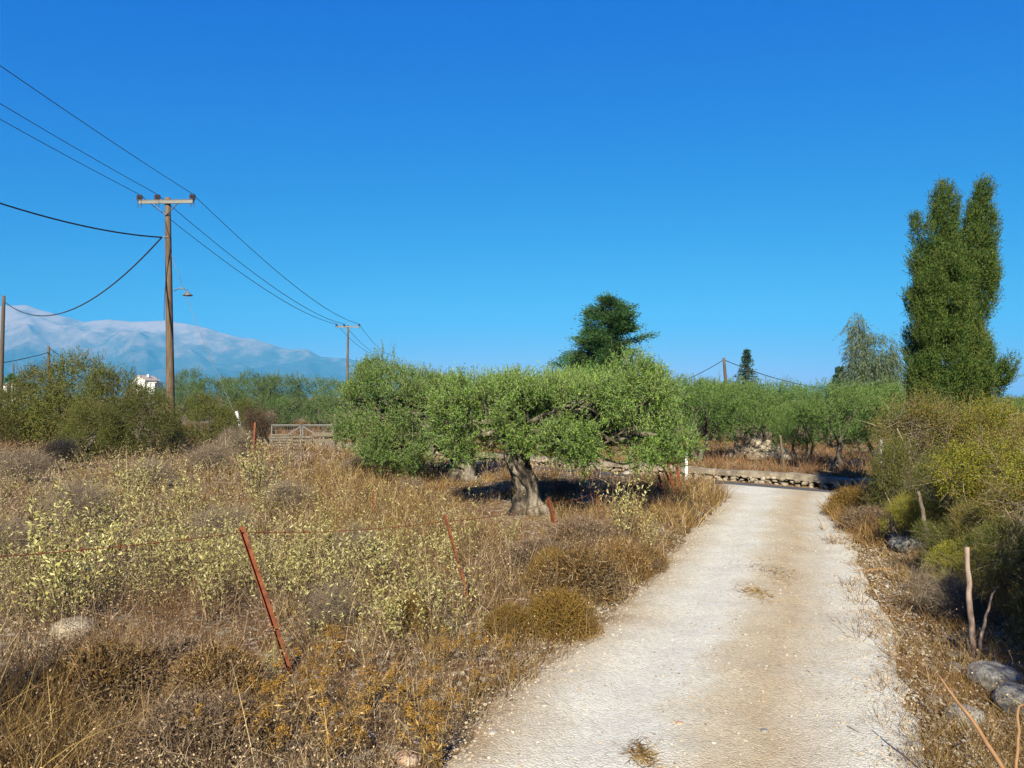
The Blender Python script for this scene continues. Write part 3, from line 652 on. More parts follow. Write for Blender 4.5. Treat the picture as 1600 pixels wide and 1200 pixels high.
def spire(name, label, px, ytop, d, halfw, mat, seed, whorls=16, droop=-.15):
    rng = rng_(seed); b = G(px, d); tp = P(px, ytop, d); h = tp.z - b.z; tree = T(name, label, 'tree', b)
    S = Soup(); tube(S, [(0, 0, -.1), (0, 0, h * .5), (0, 0, h)], [.12, .07, .015], 8); S.build('trunk', M['bark_d'], tree)
    S = Soup(); rmax = halfw * d / FPX
    for k in range(whorls):
        z = h * (.42 + .57 * k / whorls); rr = rmax * (1 - k / whorls) ** 1.4 + .16
        for j in range(8):
            a = rng.uniform(0, 6.28); L = rr * rng.uniform(.7, 1.1); dv = np.array([math.cos(a), math.sin(a), droop + .25 * k / whorls])
            n = 26; t = rng.uniform(0, 1, n); bp = np.array([0, 0, z]) + dv[None] * (L * t)[:, None]
            leaves(S, bp, nrm(dv[None] * .6 + rng.normal(size=(n, 3)) * .5), rng.uniform(.12, .26, n), rng.uniform(.05, .09, n), rng)
    S.build('crown', M[mat], tree); return tree
spire('spire_conifer', 'thin spire-shaped conifer standing right of the leaning bare pole', 1167, 544, 60, 26, 'fir', 421, 18)
spire('small_fir', 'small bluish fir at the left foot of the weeping tree', 1313, 572, 50, 26, 'fir', 431, 14, .1)

# palm at the far left
def palm():
    b = G(14, 70); rng = rng_(441); t = T('palm_tree', 'small dark palm at the left picture edge beside the white building', 'tree', b); h = P(14, 596, 70).z - b.z
    S = Soup(); tube(S, [(0, 0, 0), (0, 0, h)], [.2, .16], 9); S.build('trunk', M['bark_d'], t)
    S = Soup()
    for k in range(22):
        a = rng.uniform(0, 6.28); e = rng.uniform(-.2, 1.2); dv = np.array([math.cos(a) * math.cos(e), math.sin(a) * math.cos(e), math.sin(e)])
        n = 40; q = np.linspace(0.1, 1, n); bp = np.array([0, 0, h]) + dv[None] * (1.1 * q)[:, None] - np.array([0, 0, 1])[None] * (.4 * q ** 2)[:, None]
        leaves(S, bp, nrm(dv[None] * .5 + rng.normal(size=(n, 3)) * .5), .35, .05, rng)
    S.build('crown', M['pine'], t)
palm()

# ------------------------------------------------------------------ hedge on the right: spiny shrubs
def shrub(kind_mat, seed, h, rx, n, LL, LW, m=10, twn=1400, hole=-.35, name='spiny_shrub', SL=(.10, .26), twm='greytwig', lo=.35, up=.4):
    rng = rng_(seed); t = T(name, None, 'shrub'); lob = []
    for k in range(13):
        a = k / 13 * 6.28 * 2 + rng.uniform(-.3, .3); q = rng.uniform(.2, .78) * rx; s = rng.uniform(.22, .42) * rx
        lob.append([q * math.cos(a), q * math.sin(a), h * rng.uniform(.22, .72), s, s, min(s * .9, h * .35)])
    lob.append([0, 0, h * .62, rx * .45, rx * .45, h * .36])
    Lb = np.array(lob)
    S = Soup()
    for l in lob: limb(S, np.array([l[0] * .15, l[1] * .15, -.05]), l[:3], .022, .008, rng, 5, .1)
    p, o = shell_points(Lb, twn, rng, .1, .9, None, 1, seed, .2)
    ribbons(S, p, nrm(o * .6 + rng.normal(size=p.shape) * .6), rng.uniform(.2, .5, len(p)), .006, rng, .4, 3)
    S.build('branches', M[twm], t)
    S = Soup(); p, o = shell_points(Lb, n, rng, lo, 1.08, hole, 1.1, seed, .6)
    shoots(S, p, o, rng, m, SL, LL, LW, up=up, o=.7, rnd=.6, spread=1.1)
    S.build('foliage', M[kind_mat], t); return t
protos['hy'] = dict(obj=shrub('bush_r', 501, 1.5, 1.0, 4200, (.018, .034), (.010, .018), 11), h=1.5, used=False)
protos['hb'] = dict(obj=shrub('bush_b', 502, 1.5, 1.0, 3800, (.016, .032), (.010, .017), 11), h=1.5, used=False)
protos['hd'] = dict(obj=shrub('bush_l', 503, 1.5, 1.0, 3600, (.02, .036), (.012, .02), 11), h=1.5, used=False)
protos['gt'] = dict(obj=shrub('cushion', 504, 1.2, 1.0, 500, (.01, .02), (.005, .01), 6, 5200, None, 'bare_shrub'), h=1.2, used=False)
HG = 'shrubs of the hedge on the right of the road'
for k, px, d, h, wd, rz, lb in [
 ('hb', 1448, 10.6, 1.62, .78, 0, 'brownish green shrub at the corner of the hedge, in front of the cypress foot'),
 ('hd', 1412, 9.9, 1.15, .66, 1, 'dark green shrub at the road end of the hedge, touching the stone wall view'),
 ('hy', 1545, 10.6, 1.5, .9, 2, 'yellow-green hedge shrub right behind the crooked white stake'),
 ('hy', 1560, 7.5, 1.12, .95, 4, 'bright yellow-green mounded hedge shrub above the peeled stake'),
 ('hb', 1640, 9.2, 1.32, .95, 3.4, 'tall brownish hedge shrub at the right picture edge'),
 ('hd', 1500, 8.4, .92, .75, 2.6, 'green hedge shrub between the crooked white stake and the peeled stake'),
 ('hy', 1665, 6.6, 1.15, .8, 5.2, 'yellow-green hedge shrub cut by the right picture edge'),
 ('gt', 1652, 5.9, .66, .62, 0, 'grey leafless twig shrub at the right picture edge behind the peeled stake'),
 ('hd', 1545, 6.1, .6, .7, .7, 'low dark green shrub around the foot of the peeled stake'),
 ('hd', 1478, 7.2, .5, .9, 1.9, 'low green shrub on the right verge, on the road side of the peeled stake'),
 ('hy', 1480, 8.2, .5, .9, .9, 'low yellow-green shrub beside the grey boulder on the right verge'),
 ('hb', 1590, 6.6, .8, .8, .3, 'brownish shrub between the bright mounded shrub and the peeled stake'),
 ('hy', 1412, 8.7, .62, .7, 2.4, 'small yellow-green shrub at the road edge right behind the grey boulder'),
 ('hb', 1520, 7.0, .62, .8, 1.1, 'brownish green shrub on the verge above the low green one'),
 ('hy', 1500, 6.2, .5, .9, 3.0, 'low yellow-green shrub on the verge left of the peeled stake'),
 ('gt', 1476, 5.9, .36, .9, 1.2, 'small grey twig bush on the verge left of the peeled stake'),
 ('hb', 1585, 5.3, .6, .8, 4.1, 'brownish shrub right of the peeled stake, above the boulder'),
 ('hd', 1650, 4.9, .8, .72, 2, 'dark green shrub at the right picture edge beyond the blue-grey rocks'),
 ('hb', 1700, 13, 1.4, 1., 2.2, 'brownish shrub farther back at the right picture edge'),
 ]: place(k, lb, px, d, h, wd, rz, HG)
# hedge continuing beside and behind the camera: throws the shade at the lower right
for k, x, y, h, wd, rz, lb in [('hb', 3.27, 1.95, 2.8, .52, 1.2, 'hedge shrub beside the photographer, shading the rocks'), ('hb', 4.1, 2.6, 1.9, .7, 2.9, 'tall hedge shrub behind the photographer on the right'),
                           ('hd', -3.5, 1.5, 2.15, .62, .5, 'shrub behind the photographer on the left, shading the verge')]:
    o = place(k, lb, 800, 10, h, wd, rz); o.location = (x, y, Hs(x, y))

# ------------------------------------------------------------------ meadow plants
def phlomis(seed, h=.7, rx=.34, ns=34, LL=(.03, .062), LW=(.011, .02)):
    rng = rng_(seed); t = T('felted_shrub', None, 'shrub'); S = Soup(); Sl = Soup()
    a = rng.uniform(0, 6.28, ns); lean = rng.uniform(.05, .75, ns) * rx / .34 * .75; hh = h * rng.uniform(.55, 1.0, ns)
    d = nrm(np.stack([np.cos(a) * lean, np.sin(a) * lean, np.ones(ns)], -1)); b = np.stack([np.cos(a), np.sin(a), 0 * a], -1) * rng.uniform(0, .12, (ns, 1))
    pts = ribbons(S, b, d, hh, .008, rng, .25, 6)
    for k in range(2, 7):
        n0 = ns; q = pts[:, k]
        for rep in range(4 if k > 3 else 2):
            ang = rng.uniform(0, 6.28, n0); ld = nrm(np.stack([np.cos(ang), np.sin(ang), rng.uniform(.1, 1.3, n0)], -1))
            jit = (pts[:, k] - pts[:, k - 1]) * rng.uniform(-.8, .1, (n0, 1))
            sz = 1.0 if k < 6 else .8
            leaves(Sl, q + jit, ld, rng.uniform(*LL, n0) * sz, rng.uniform(*LW, n0) * sz, rng, cup=.15)
    S.build('stems', M['weed'], t); Sl.build('leaves', M['phlomis'], t); return t
def cushion(seed, mat, r=.4, h=.32, n=4600):
    rng = rng_(seed); t = T('cushion_shrub', None, 'shrub'); S = Soup()
    d = nrm(rng.normal(size=(n, 3)) * np.array([1, 1, 1])); d[:, 2] = np.abs(d[:, 2]); q = rng.uniform(.35, 1, n) ** .6
    bump = 1 + .3 * snoise(d, seed, .45) + .12 * snoise(d, seed + 1, 1.2)
    p = d * np.array([r, r, h]) * (q * bump)[:, None] * .8
    ribbons(S, p, nrm(d * .6 + np.array([0, 0, .3]) + rng.normal(size=(n, 3)) * .65), rng.uniform(.05, .12, n), rng.uniform(.004, .008, n), rng, .5, 2)
    leaves(S, p + d * .05, nrm(d * .6 + rng.normal(size=(n, 3)) * .7), rng.uniform(.015, .035, n), rng.uniform(.006, .012, n), rng)
    ribbons(S, nrm(rng.normal(size=(160, 3))) * np.array([r * .8, r * .8, .01]), nrm(rng.normal(size=(160, 3)) * .5 + np.array([0, 0, 1.])), rng.uniform(.1, .42, 160), .004, rng, .5, 4)
    o = S.build('cushion_shrub', M[mat]); o.parent = None; bpy.data.objects.remove(t); tag(o, None, 'shrub'); return o
def thistle(seed, h=.34, ns=12):
    rng = rng_(seed); t = T('thistle', None, 'thistle'); S = Soup()
    a = rng.uniform(0, 6.28, ns); lean = rng.uniform(.05, .9, ns); d = nrm(np.stack([np.cos(a) * lean, np.sin(a) * lean, np.ones(ns)], -1))
    pts = ribbons(S, np.zeros((ns, 3)), d, h * rng.uniform(.5, 1, ns), .006, rng, .3, 4)
    for k in (1, 2, 3):
        for r_ in range(3): leaves(S, pts[:, k], nrm(rng.normal(size=(ns, 3)) + d * .5), rng.uniform(.03, .06, ns), .008, rng)
    S.build('stems', M['grass'], t)
    for q in range(ns):
        F = Soup(); n = 46; c = np.repeat(pts[q:q + 1, -1], n, 0); fd = nrm(rng.normal(size=(n, 3))); fd[:, 2] = np.abs(fd[:, 2]) - .25
        leaves(F, c + rng.normal(size=c.shape) * .012, nrm(fd), rng.uniform(.008, .03, n) * rng.uniform(.6, 1.1), .005, rng)
        c = np.repeat(pts[q:q + 1, -2], 10, 0); leaves(F, c + rng.normal(size=c.shape) * .025, nrm(rng.normal(size=c.shape) + np.array([0, 0, .5])), rng.uniform(.01, .03, 10), .004, rng)
        F.build('flower_head', M['thistle'], t)
    return t
for i in range(4): protos['ph%d' % i] = dict(obj=phlomis(600 + i, .7, .34 if i < 2 else .16, 34 if i < 2 else 18), h=.7, used=False)
protos['cu0'] = dict(obj=cushion(620, 'cushion'), h=.32, used=False); protos['cu1'] = dict(obj=cushion(621, 'cushion_o'), h=.32, used=False); protos['cu2'] = dict(obj=cushion(622, 'cushion_g', .42, .3), h=.32, used=False)
for i in range(3): protos['th%d' % i] = dict(obj=thistle(640 + i), h=.34, used=False)
PG = 'pale felted shrubs in the meadow'
for i, (px, py, h, wd, lb) in enumerate([
 (400, 800, .95, .95, 'tall pale felted shrub below the gate, left of the golden grass'),
 (972, 850, .72, .8, 'pale felted shrub standing by the fence right of the gnarled trunk'),
 (1010, 868, .5, .7, 'small pale felted shrub on the verge, right of the taller one by the fence'),
 (75, 935, .85, 1., 'pale felted shrub at the left picture edge under the barbed wire'),
 (120, 985, .72, .9, 'pale felted shrub behind the flat pale rock in the left corner'),
 (590, 935, .55, .9, 'pale felted shrub behind the small white stone, between two rusty posts'),
 (660, 975, .62, .8, 'pale felted shrub left of the thin rusty post foot'),
 (335, 985, .62, .8, 'pale felted shrub left of the thick leaning rusty post'),
 (700, 905, .42, .8, 'pale felted shrub close behind the thin leaning rusty post'),
 (210, 800, .8, 1., 'tallest pale felted shrub in front of the dark hollow'),
 (290, 830, .72, 1., 'pale felted shrub right of the tallest felted one'),
 (505, 900, .55, .8, 'pale felted shrub midway between the thick and the thin rusty posts'),
 (610, 1010, .42, .7, 'low pale felted shrub on the verge below the small white stone'),
 (870, 985, .22, .5, 'tiny pale felted sprig in front of the orange cushion by the road'),
 (600, 870, .4, .9, 'pale felted shrub beside the flat white rock in mid meadow'),
 (790, 880, .5, .9, 'pale felted shrub below the gnarled trunk, left of the short rusty post'),
 (170, 890, .8, 1., 'pale felted shrub behind the barbed wire, near the left edge'),
 (255, 920, .7, 1., 'pale felted shrub behind the barbed wire, nearer to the thick rusty post'),
 (430, 1085, .3, .7, 'small pale felted plant at the foot of the thick rusty post'),
 ]):
    place('ph%d' % (i % 4), lb, px, 2081 / (py - 620), h * (1.18 if i < 12 else 1), wd, i * 1.1, PG)
CG = 'thorny cushion shrubs on the verge'
for i, (k, px, py, h, wd, lb) in enumerate([
 ('cu0', 905, 930, .38, 1.0, 'large brown cushion shrub on the verge below the short rusty post'),
 ('cu1', 878, 985, .31, .85, 'orange cushion shrub at the road edge in front of the large brown cushion'),
 ('cu2', 840, 900, .38, .9, 'greyish cushion shrub between the large brown cushion and the gnarled trunk'),
 ('cu0', 965, 900, .34, .8, 'brown cushion shrub at the road edge beyond the large brown one'),
 ('cu1', 790, 1000, .22, .7, 'small orange cushion shrub left of the roadside orange cushion'),
 ('cu2', 250, 1085, .36, 1.1, 'wide brown cushion shrub below the flat pale rock'),
 ('cu0', 345, 1110, .3, .9, 'brown cushion shrub between the wide cushion and the thick rusty post'),
 ('cu0', 160, 1110, .34, 1., 'brown cushion shrub at the shaded left corner'),
 ('cu2', 320, 1190, .3, 1., 'grey-brown cushion shrub at the bottom edge of the photo, left side'),
 ('cu1', 640, 985, .25, .7, 'orange cushion shrub behind the low pale sprigs in mid verge'),
 ('cu2', 905, 860, .4, .9, 'grey cushion shrub right behind the short rusty post'),
 ('cu0', 1010, 890, .25, .8, 'low brown cushion shrub under the pale shrub by the fence'),
 ('cu1', 860, 920, .3, .8, 'orange tinted cushion shrub on top of the cushion group'),
 ('cu2', 1365, 830, .4, .9, 'tan dried cushion shrub on the right verge below the dark green hedge end'),
 ('cu1', 1340, 805, .42, .9, 'tan cushion shrub at the mouth of the track on its right side'),
 ]): place(k, lb, px, 2081 / (py - 620), h, wd, i * .9, CG)
TG = 'orange flowering thistles on the near verge'
for i, (px, py, h) in enumerate([(530, 1060, .3), (575, 1120, .32), (480, 1150, .4), (660, 1150, .34), (690, 1200, .36), (520, 1195, .34), (430, 1200, .36), (690, 1050, .25), (740, 1045, .22), (790, 1040, .2), (640, 1120, .28), (745, 1090, .2), (560, 1175, .3), (360, 1195, .3), (800, 1065, .14)]):
    place('th%d' % (i % 3), 'thistle with orange heads among the dry weeds of the near left verge', px, 2081 / (py - 620), h, 1, i, TG)

protos['dk'] = dict(obj=shrub('near_black', 505, 1.2, 1.0, 700, (.01, .03), (.006, .012), 8, 5000, None, 'near_black_bush', twm='near_black'), h=1.2, used=False)  # near-black twigs and leaves that fill the dark hollow
place('dk', 'near-black bush filling the dark hollow in front of the tallest evergreen shrub', 95, 17.5, .75, .8, 0)
for i, (k, px, d, h, wd, lb) in enumerate([
 ('gt', 330, 17, .7, 1.0, 'grey twig bush in the meadow between the power pole and the tall felted shrub'), ('gt', 40, 15, .7, 1.1, 'grey twig bush at the left picture edge in the upper meadow'),
 ('gt', 235, 14, .6, 1., 'grey twig bush in the middle of the upper meadow'), ('gt', 560, 16, .45, 1.1, 'low grey twig bush in the golden grass below the bleached rail'),
 ('gt', 130, 10, .6, .9, 'grey twig bush half way up the meadow on the left'), ('gt', 450, 11, .5, 1., 'grey twig bush in mid meadow below the metal gate'), ('gt', 340, 8.5, .5, .9, 'grey twig bush behind the barbed wire, above the thick rusty post'),
 ('gt', 560, 7.6, .4, .9, 'grey twig bush between the two leaning rusty posts'), ('gt', 20, 7.5, .5, .8, 'grey twig bush at the left edge under the barbed wire'), ('gt', 640, 12.8, .35, .9, 'grey twig bush in the shade below the drooping olive crown'),
 ('gt', 520, 5.6, .34, .8, 'small grey twig bush right of the thick rusty post'), ('gt', 880, 12.6, .4, 1., 'grey twig bush in the shade behind the gnarled trunk')]):
    place(k, lb, px, d, h, wd, i * 1.9, 'grey leafless bushes in the meadow')

# masses nobody could count
def field_pts(n, rng, d0, d1, px0=-380, px1=1200, side='left', margin=.12, nmax=14.1):
    d = np.exp(rng.uniform(np.log(d0), np.log(d1), n)); px = rng.uniform(px0, px1, n); x = (px - 800) / FPX * d
    nn_ = NN(x, d)
    if side == 'left': ok = (x < xl(d) - margin * rng.uniform(-1, 1, n)) & (nn_ < nmax)
    else: ok = (x > xr(d) + margin * rng.uniform(-1, 1, n)) & (nn_ < nmax)
    x, d = x[ok], d[ok]; return np.stack([x, d, H(x, d)], -1)
def tufts(S, c, rng, nb, h, wid, lean=.5, bend=.6, rad=.08, mi=0, k=3, grav=.3):
    N = len(c); b = np.repeat(c, nb, 0); n = len(b); hh = np.repeat(np.broadcast_to(h, (N,)), nb) * rng.uniform(.4, 1.05, n)
    a = rng.uniform(0, 6.28, n); q = rng.uniform(0, 1, n) ** .5
    b = b + np.stack([np.cos(a) * rad * q, np.sin(a) * rad * q, 0 * a - .02], -1)
    d = nrm(np.stack([np.cos(a) * lean * q, np.sin(a) * lean * q, np.ones(n)], -1) + rng.normal(size=(n, 3)) * .15)
    ww = np.maximum(wid, .00075 * b[:, 1]) * rng.uniform(.7, 1.3, n)
    return ribbons(S, b, d, hh, ww, rng, bend, k, mi, grav)
def stems(S, c, rng, h, wid, nbr=5, lean=.35, mi=0):
    N = len(c); a = rng.uniform(0, 6.28, N); d = nrm(np.stack([np.cos(a) * lean, np.sin(a) * lean, np.ones(N)], -1) + rng.normal(size=(N, 3)) * .2)
    L = np.broadcast_to(h, (N,)) * rng.uniform(.5, 1.1, N); ww = np.maximum(wid, .0007 * c[:, 1])
    pts = ribbons(S, c - np.array([0, 0, .02]), d, L, ww, rng, .25, 4, mi)
    for k in range(nbr):
        j = rng.integers(1, 5, N); q = pts[np.arange(N), j]; bd = nrm(d * .7 + rng.normal(size=(N, 3)) * .55)
        p2 = ribbons(S, q, bd, L * rng.uniform(.2, .5, N), ww * .7, rng, .4, 2, mi)
        leaves(S, p2[:, -1], nrm(rng.normal(size=(N, 3)) + np.array([0, 0, .6])), np.maximum(.014, .002 * c[:, 1]), np.maximum(.009, .0012 * c[:, 1]), rng, mi)
g = rng_(700)
def zone(c, fn):  # keep points with a probability given by where they stand
    px, py = topix(c[:, 0], c[:, 1], c[:, 2]); return c[g.uniform(0, 1, len(c)) < fn(px, py)]
def gau(px, py, cx, cy, sx, sy): return np.exp(-((px - cx) / sx) ** 2 - ((py - cy) / sy) ** 2)
# golden grass
S = Soup()
c = field_pts(10800, g, 3.2, 27)
pz = lambda px, py: np.clip(.16 + 1.0 * gau(px, py, 620, 790, 190, 90) + 1.0 * gau(px, py, 1080, 800, 110, 70) + .5 * gau(px, py, 800, 870, 200, 60) + .7 * gau(px, py, 20, 1200, 160, 90) + .35 * gau(px, py, 250, 700, 300, 40), 0, 1)
c = zone(c, pz); c = c[snoise(c[:, :2], 95, .3) > g.uniform(-1.1, .5, len(c))]; px, py = topix(c[:, 0], c[:, 1], c[:, 2])
hh = np.clip(.26 + .3 * gau(px, py, 620, 780, 220, 90) + .22 * gau(px, py, 1090, 790, 110, 60) + .2 * gau(px, py, 20, 1230, 150, 80), .1, .62) * g.uniform(.55, 1.15, len(c)) * (1 - .72 * np.clip(gau(px, py, 735, 775, 75, 35) + gau(px, py, 825, 835, 60, 34), 0, 1))
tufts(S, c, g, 30, hh, .003)
c2 = field_pts(2600, g, 3.0, 14, 1250, 1720, 'right', .35); px, py = topix(c2[:, 0], c2[:, 1], c2[:, 2])
tufts(S, c2, g, 20, np.where(px < 1420, .18, .22) * g.uniform(.4, 1.3, len(c2)), .0025, .9)
c3 = field_pts(260, g, 9, 13.6, 1250, 1400, 'right', .3); tufts(S, c3, g, 34, .4 * g.uniform(.6, 1.1, len(c3)), .003, .6)
q = np.stack([g.uniform(-2.75, -1.9, 170), g.uniform(3.0, 3.7, 170), np.zeros(170)], -1); q = q[topix(q[:, 0], q[:, 1], q[:, 2] + .3)[0] < 150]; q[:, 2] = H(q[:, 0], q[:, 1])
ribbons(S, q, nrm(np.array([[.35, 0, 1]]) + g.normal(size=q.shape) * .3), g.uniform(.35, .75, len(q)), .007, g, .7, 6, 0, .5)
for px, d, L, dx, b in [(215, 3.35, .62, .03, .15), (128, 3.2, .5, .55, 1.6), (100, 3.5, .75, -.05, .2), (330, 3.5, .5, .1, .2), (90, 3.4, .7, .1, .2), (860, 6.2, .7, .35, .4), (880, 6.4, .6, .3, .4), (450, 3.6, .45, .3, .3)]:
    p = G(px, d); ribbons(S, np.array([tuple(p)]), nrm(np.array([[dx, 0, 1.]])), L, .009, g, b, 8)
tag(S.build('dry_grass', M['grass']), 'golden dry grass standing in the field and along both verges', 'grass', kind='stuff')
# dead stems
S = Soup()
c = field_pts(29000, g, 3.1, 27); c = c[snoise(c[:, :2], 96, .4) > g.uniform(-1.0, .6, len(c))]; px, py = topix(c[:, 0], c[:, 1], c[:, 2])
hh = np.where(py > 1000, .24, .42) * np.where((px > 800), .7, 1.) * (1 - .5 * gau(px, py, 700, 1100, 130, 120)) * (1 - .7 * np.clip(gau(px, py, 735, 775, 75, 35) + gau(px, py, 825, 835, 60, 34), 0, 1)) * g.uniform(.5, 1.2, len(c))
stems(S, c, g, hh, .0032)
c = field_pts(7000, g, 3.1, 9); tufts(S, c, g, 14, .10 * g.uniform(.4, 1.5, len(c)), .0025, 1.3, .8, .1)
c = field_pts(1500, g, 3.0, 13, 1270, 1720, 'right', .2); stems(S, c, g, .26 * g.uniform(.4, 1.4, len(c)), .0028, 5, .6)
c = field_pts(2600, g, 3.4, 24); c = c[snoise(c[:, :2], 98, .5) > g.uniform(-.8, .6, len(c))]; pxx, pyy = topix(c[:, 0], c[:, 1], c[:, 2]); c = c[gau(pxx, pyy, 825, 835, 75, 40) + gau(pxx, pyy, 735, 775, 80, 35) < .3]
stems(S, c, g, .62 * g.uniform(.5, 1.15, len(c)), .0036, 4, .22)
tag(S.build('dead_weeds', M['weed']), 'tangle of grey-brown dead weed stems covering the field', 'weeds', kind='stuff')
# pale felted undergrowth reading as one mass at the left
S = Soup(); Pm = Soup()
c = field_pts(3300, g, 4.6, 22, -120, 760); c = c[snoise(c[:, :2], 91, .4) > g.uniform(-.25, .55, len(c))]
c = zone(c, lambda px, py: np.clip(.9 * gau(px, py, 120, 860, 300, 130) + .8 * gau(px, py, 420, 880, 200, 110) + .5 * gau(px, py, 620, 960, 120, 70) + .25 * gau(px, py, 760, 860, 120, 40), 0, 1))
for rep in range(5):
    n = len(c); a = g.uniform(0, 6.28, n); d = nrm(np.stack([np.cos(a) * .35, np.sin(a) * .35, np.ones(n)], -1)); cc = c + np.stack([np.cos(a), np.sin(a), 0 * a], -1) * .06
    pts = ribbons(S, cc, d, .58 * np.repeat(g.uniform(.4, 1.2, n), 1) * g.uniform(.7, 1.1, n), np.maximum(.004, .0007 * c[:, 1]), g, .35, 5, 0)
    for k in (2, 3, 4, 5):
        for r_ in range(2):
            ang = g.uniform(0, 6.28, n); leaves(S, pts[:, k] + g.normal(size=(n, 3)) * .012, nrm(np.stack([np.cos(ang), np.sin(ang), g.uniform(.1, 1.3, n)], -1)), g.uniform(.022, .048, n), g.uniform(.009, .016, n), g, 1, .15)
tag(S.build('pale_undergrowth', [M['weed'], M['phlomis']]), 'mass of pale yellow-green felted weeds over the left of the field', 'weeds', kind='stuff')
# beyond the wall and far field
S = Soup()
n = 5200; tq = g.uniform(-45, 9, n); nq = 17.85 + g.uniform(0, 1, n) ** 1.6 * 14; c = np.stack([A0[0] * nq + A1[0] * tq, A0[1] * nq + A1[1] * tq], -1); c = np.column_stack([c, H(c[:, 0], c[:, 1])])
tufts(S, c, g, 16, .42 * g.uniform(.3, 1.2, n), .004, .5)
n = 900; tq = g.uniform(-40, 8, n); nq = g.uniform(17.12, 17.4, n); c = np.stack([A0[0] * nq + A1[0] * tq, A0[1] * nq + A1[1] * tq], -1); c = np.column_stack([c, H(c[:, 0], c[:, 1])])
tufts(S, c, g, 8, .08 * g.uniform(.3, 1.2, n), .004, .9)
n = 1500; x = g.uniform(-40, -12, n); y = g.uniform(22, 40, n); c = np.column_stack([x, y, H(x, y)]); tufts(S, c, g, 16, .5 * g.uniform(.3, 1.2, n), .006, .5)
tag(S.build('grove_grass', M['grove_grass']), 'reddish dry grass under the olives beyond the stone wall', 'grass', kind='stuff')
# little green weeds
for px, py, h, lb in [(1045, 845, .2, 'green weed tuft on the verge near the leaning rusty rods'), (850, 890, .25, 'green weed tuft beside the greyish cushion shrub'), (690, 995, .18, 'green weed tuft at the foot of the thin leaning rusty post'), (1005, 870, .16, 'green weed tuft right of the pale shrub by the fence')]:
    S = Soup(); p = G(px, 2081 / (py - 620)); tufts(S, np.array([[0, 0, 0.]]), g, 60, h, .007, .8, .5, .06); o = S.build('green_weed', M['green']); o.location = p; tag(o, lb, 'weed')

# ------------------------------------------------------------------ gravel and stones
def stones_soup(c, size, rng):
    bm = bmesh.new(); bmesh.ops.create_icosphere(bm, subdivisions=1, radius=1); V0 = np.array([v.co for v in bm.verts]); F0 = np.array([[v.index for v in f.verts] for f in bm.faces]); bm.free()
    N = len(c); a = rng.uniform(0, 6.28, N); j = 1 + rng.normal(size=(N, len(V0))) * .16
    V = V0[None] * j[..., None] * (np.stack([rng.uniform(.7, 1.3, N), rng.uniform(.7, 1.2, N), rng.uniform(.4, .8, N)], -1) * size[:, None])[:, None]
    ca, sa = np.cos(a)[:, None], np.sin(a)[:, None]
    V = np.stack([V[..., 0] * ca - V[..., 1] * sa, V[..., 0] * sa + V[..., 1] * ca, V[..., 2]], -1) + c[:, None]
    F = (F0[None] + (np.arange(N) * len(V0))[:, None, None]).reshape(-1, 3)
    S = Soup(); S.add(V.reshape(-1, 3), np.column_stack([F, F[:, 2]])); return S
N = 30000; d = np.exp(g.uniform(np.log(3.2), np.log(13), N)); u = g.uniform(-.12, 1.3, N)
edge = np.exp(-((u - 0) / .1) ** 2) + 1.2 * np.exp(-((u - 1.05) / .16) ** 2) + .2 * np.exp(-((u - .52) / .14) ** 2) + .05
ok = g.uniform(0, 1, N) < edge; d, u = d[ok], u[ok]; x = xl(d) + (xr(d) - xl(d)) * u
size = .0035 + .009 * g.uniform(0, 1, len(d)) ** 3 + .007 * (u > .95) * g.uniform(0, 1, len(d)) ** 3
ok = NN(x, d) < 14.2; x, d, size = x[ok], d[ok], size[ok]
tag(stones_soup(np.stack([x, d, H(x, d) + .006 + size * .15], -1), size, g).build('gravel', M['pebble']), 'loose pale gravel scattered over the track', 'gravel', kind='stuff')
for px, py, r, mt, lb in [
 (508, 978, .05, 'stone', 'small white stone behind the thick leaning rusty post'), (120, 1003, .15, 'wallstone', 'flat pale rock in the left corner of the field'), (602, 893, .13, 'stone', 'flat white rock lying in mid meadow between the rusty posts'),
 (636, 1186, .06, 'stone_o', 'ochre rock at the bottom edge beside the track'), (770, 1142, .025, 'stone', 'white stone at the left road edge'), (935, 952, .03, 'stone', 'white stone at the road edge near the orange cushion'),
 (1550, 1075, .16, 'stone_b', 'blue-grey boulder at the foot of the peeled stake'), (1590, 1110, .13, 'stone_b', 'blue-grey rock at the right picture edge'), (1500, 1120, .09, 'stone_b', 'blue-grey rock in front of the boulder, nearer the road'),
 (1418, 862, .17, 'stone_b', 'grey boulder left of the crooked white stake'), (1400, 850, .12, 'stone_b', 'dark blue-grey stone left of the grey boulder'), (1455, 1092, .04, 'stone', 'pale stone on the shaded right verge'), (1425, 1165, .04, 'stone', 'pale stone at the bottom of the right verge'),
 (1490, 1048, .06, 'stone_b', 'flat grey stone beside the rotten log'), (1190, 1140, .02, 'stone_b', 'blue-grey pebble in the middle of the track'), (1060, 1133, .018, 'stone_o', 'ochre stone on the crown of the track'), (850, 1100, .02, 'stone', 'white pebble in the left wheel track'), (980, 725, .1, 'stone', 'pale stone in the grass behind the gnarled trunk')]:
    S = Soup(); V, F = stone_mesh(rng_(px + py), r, .6); S.add(V, F); o = S.build('rock', M[mt]); p = G(px, min(2081 / (py - 620), 19)); o.location = p + Vector((0, 0, r * .2)); tag(o, lb, 'rock')
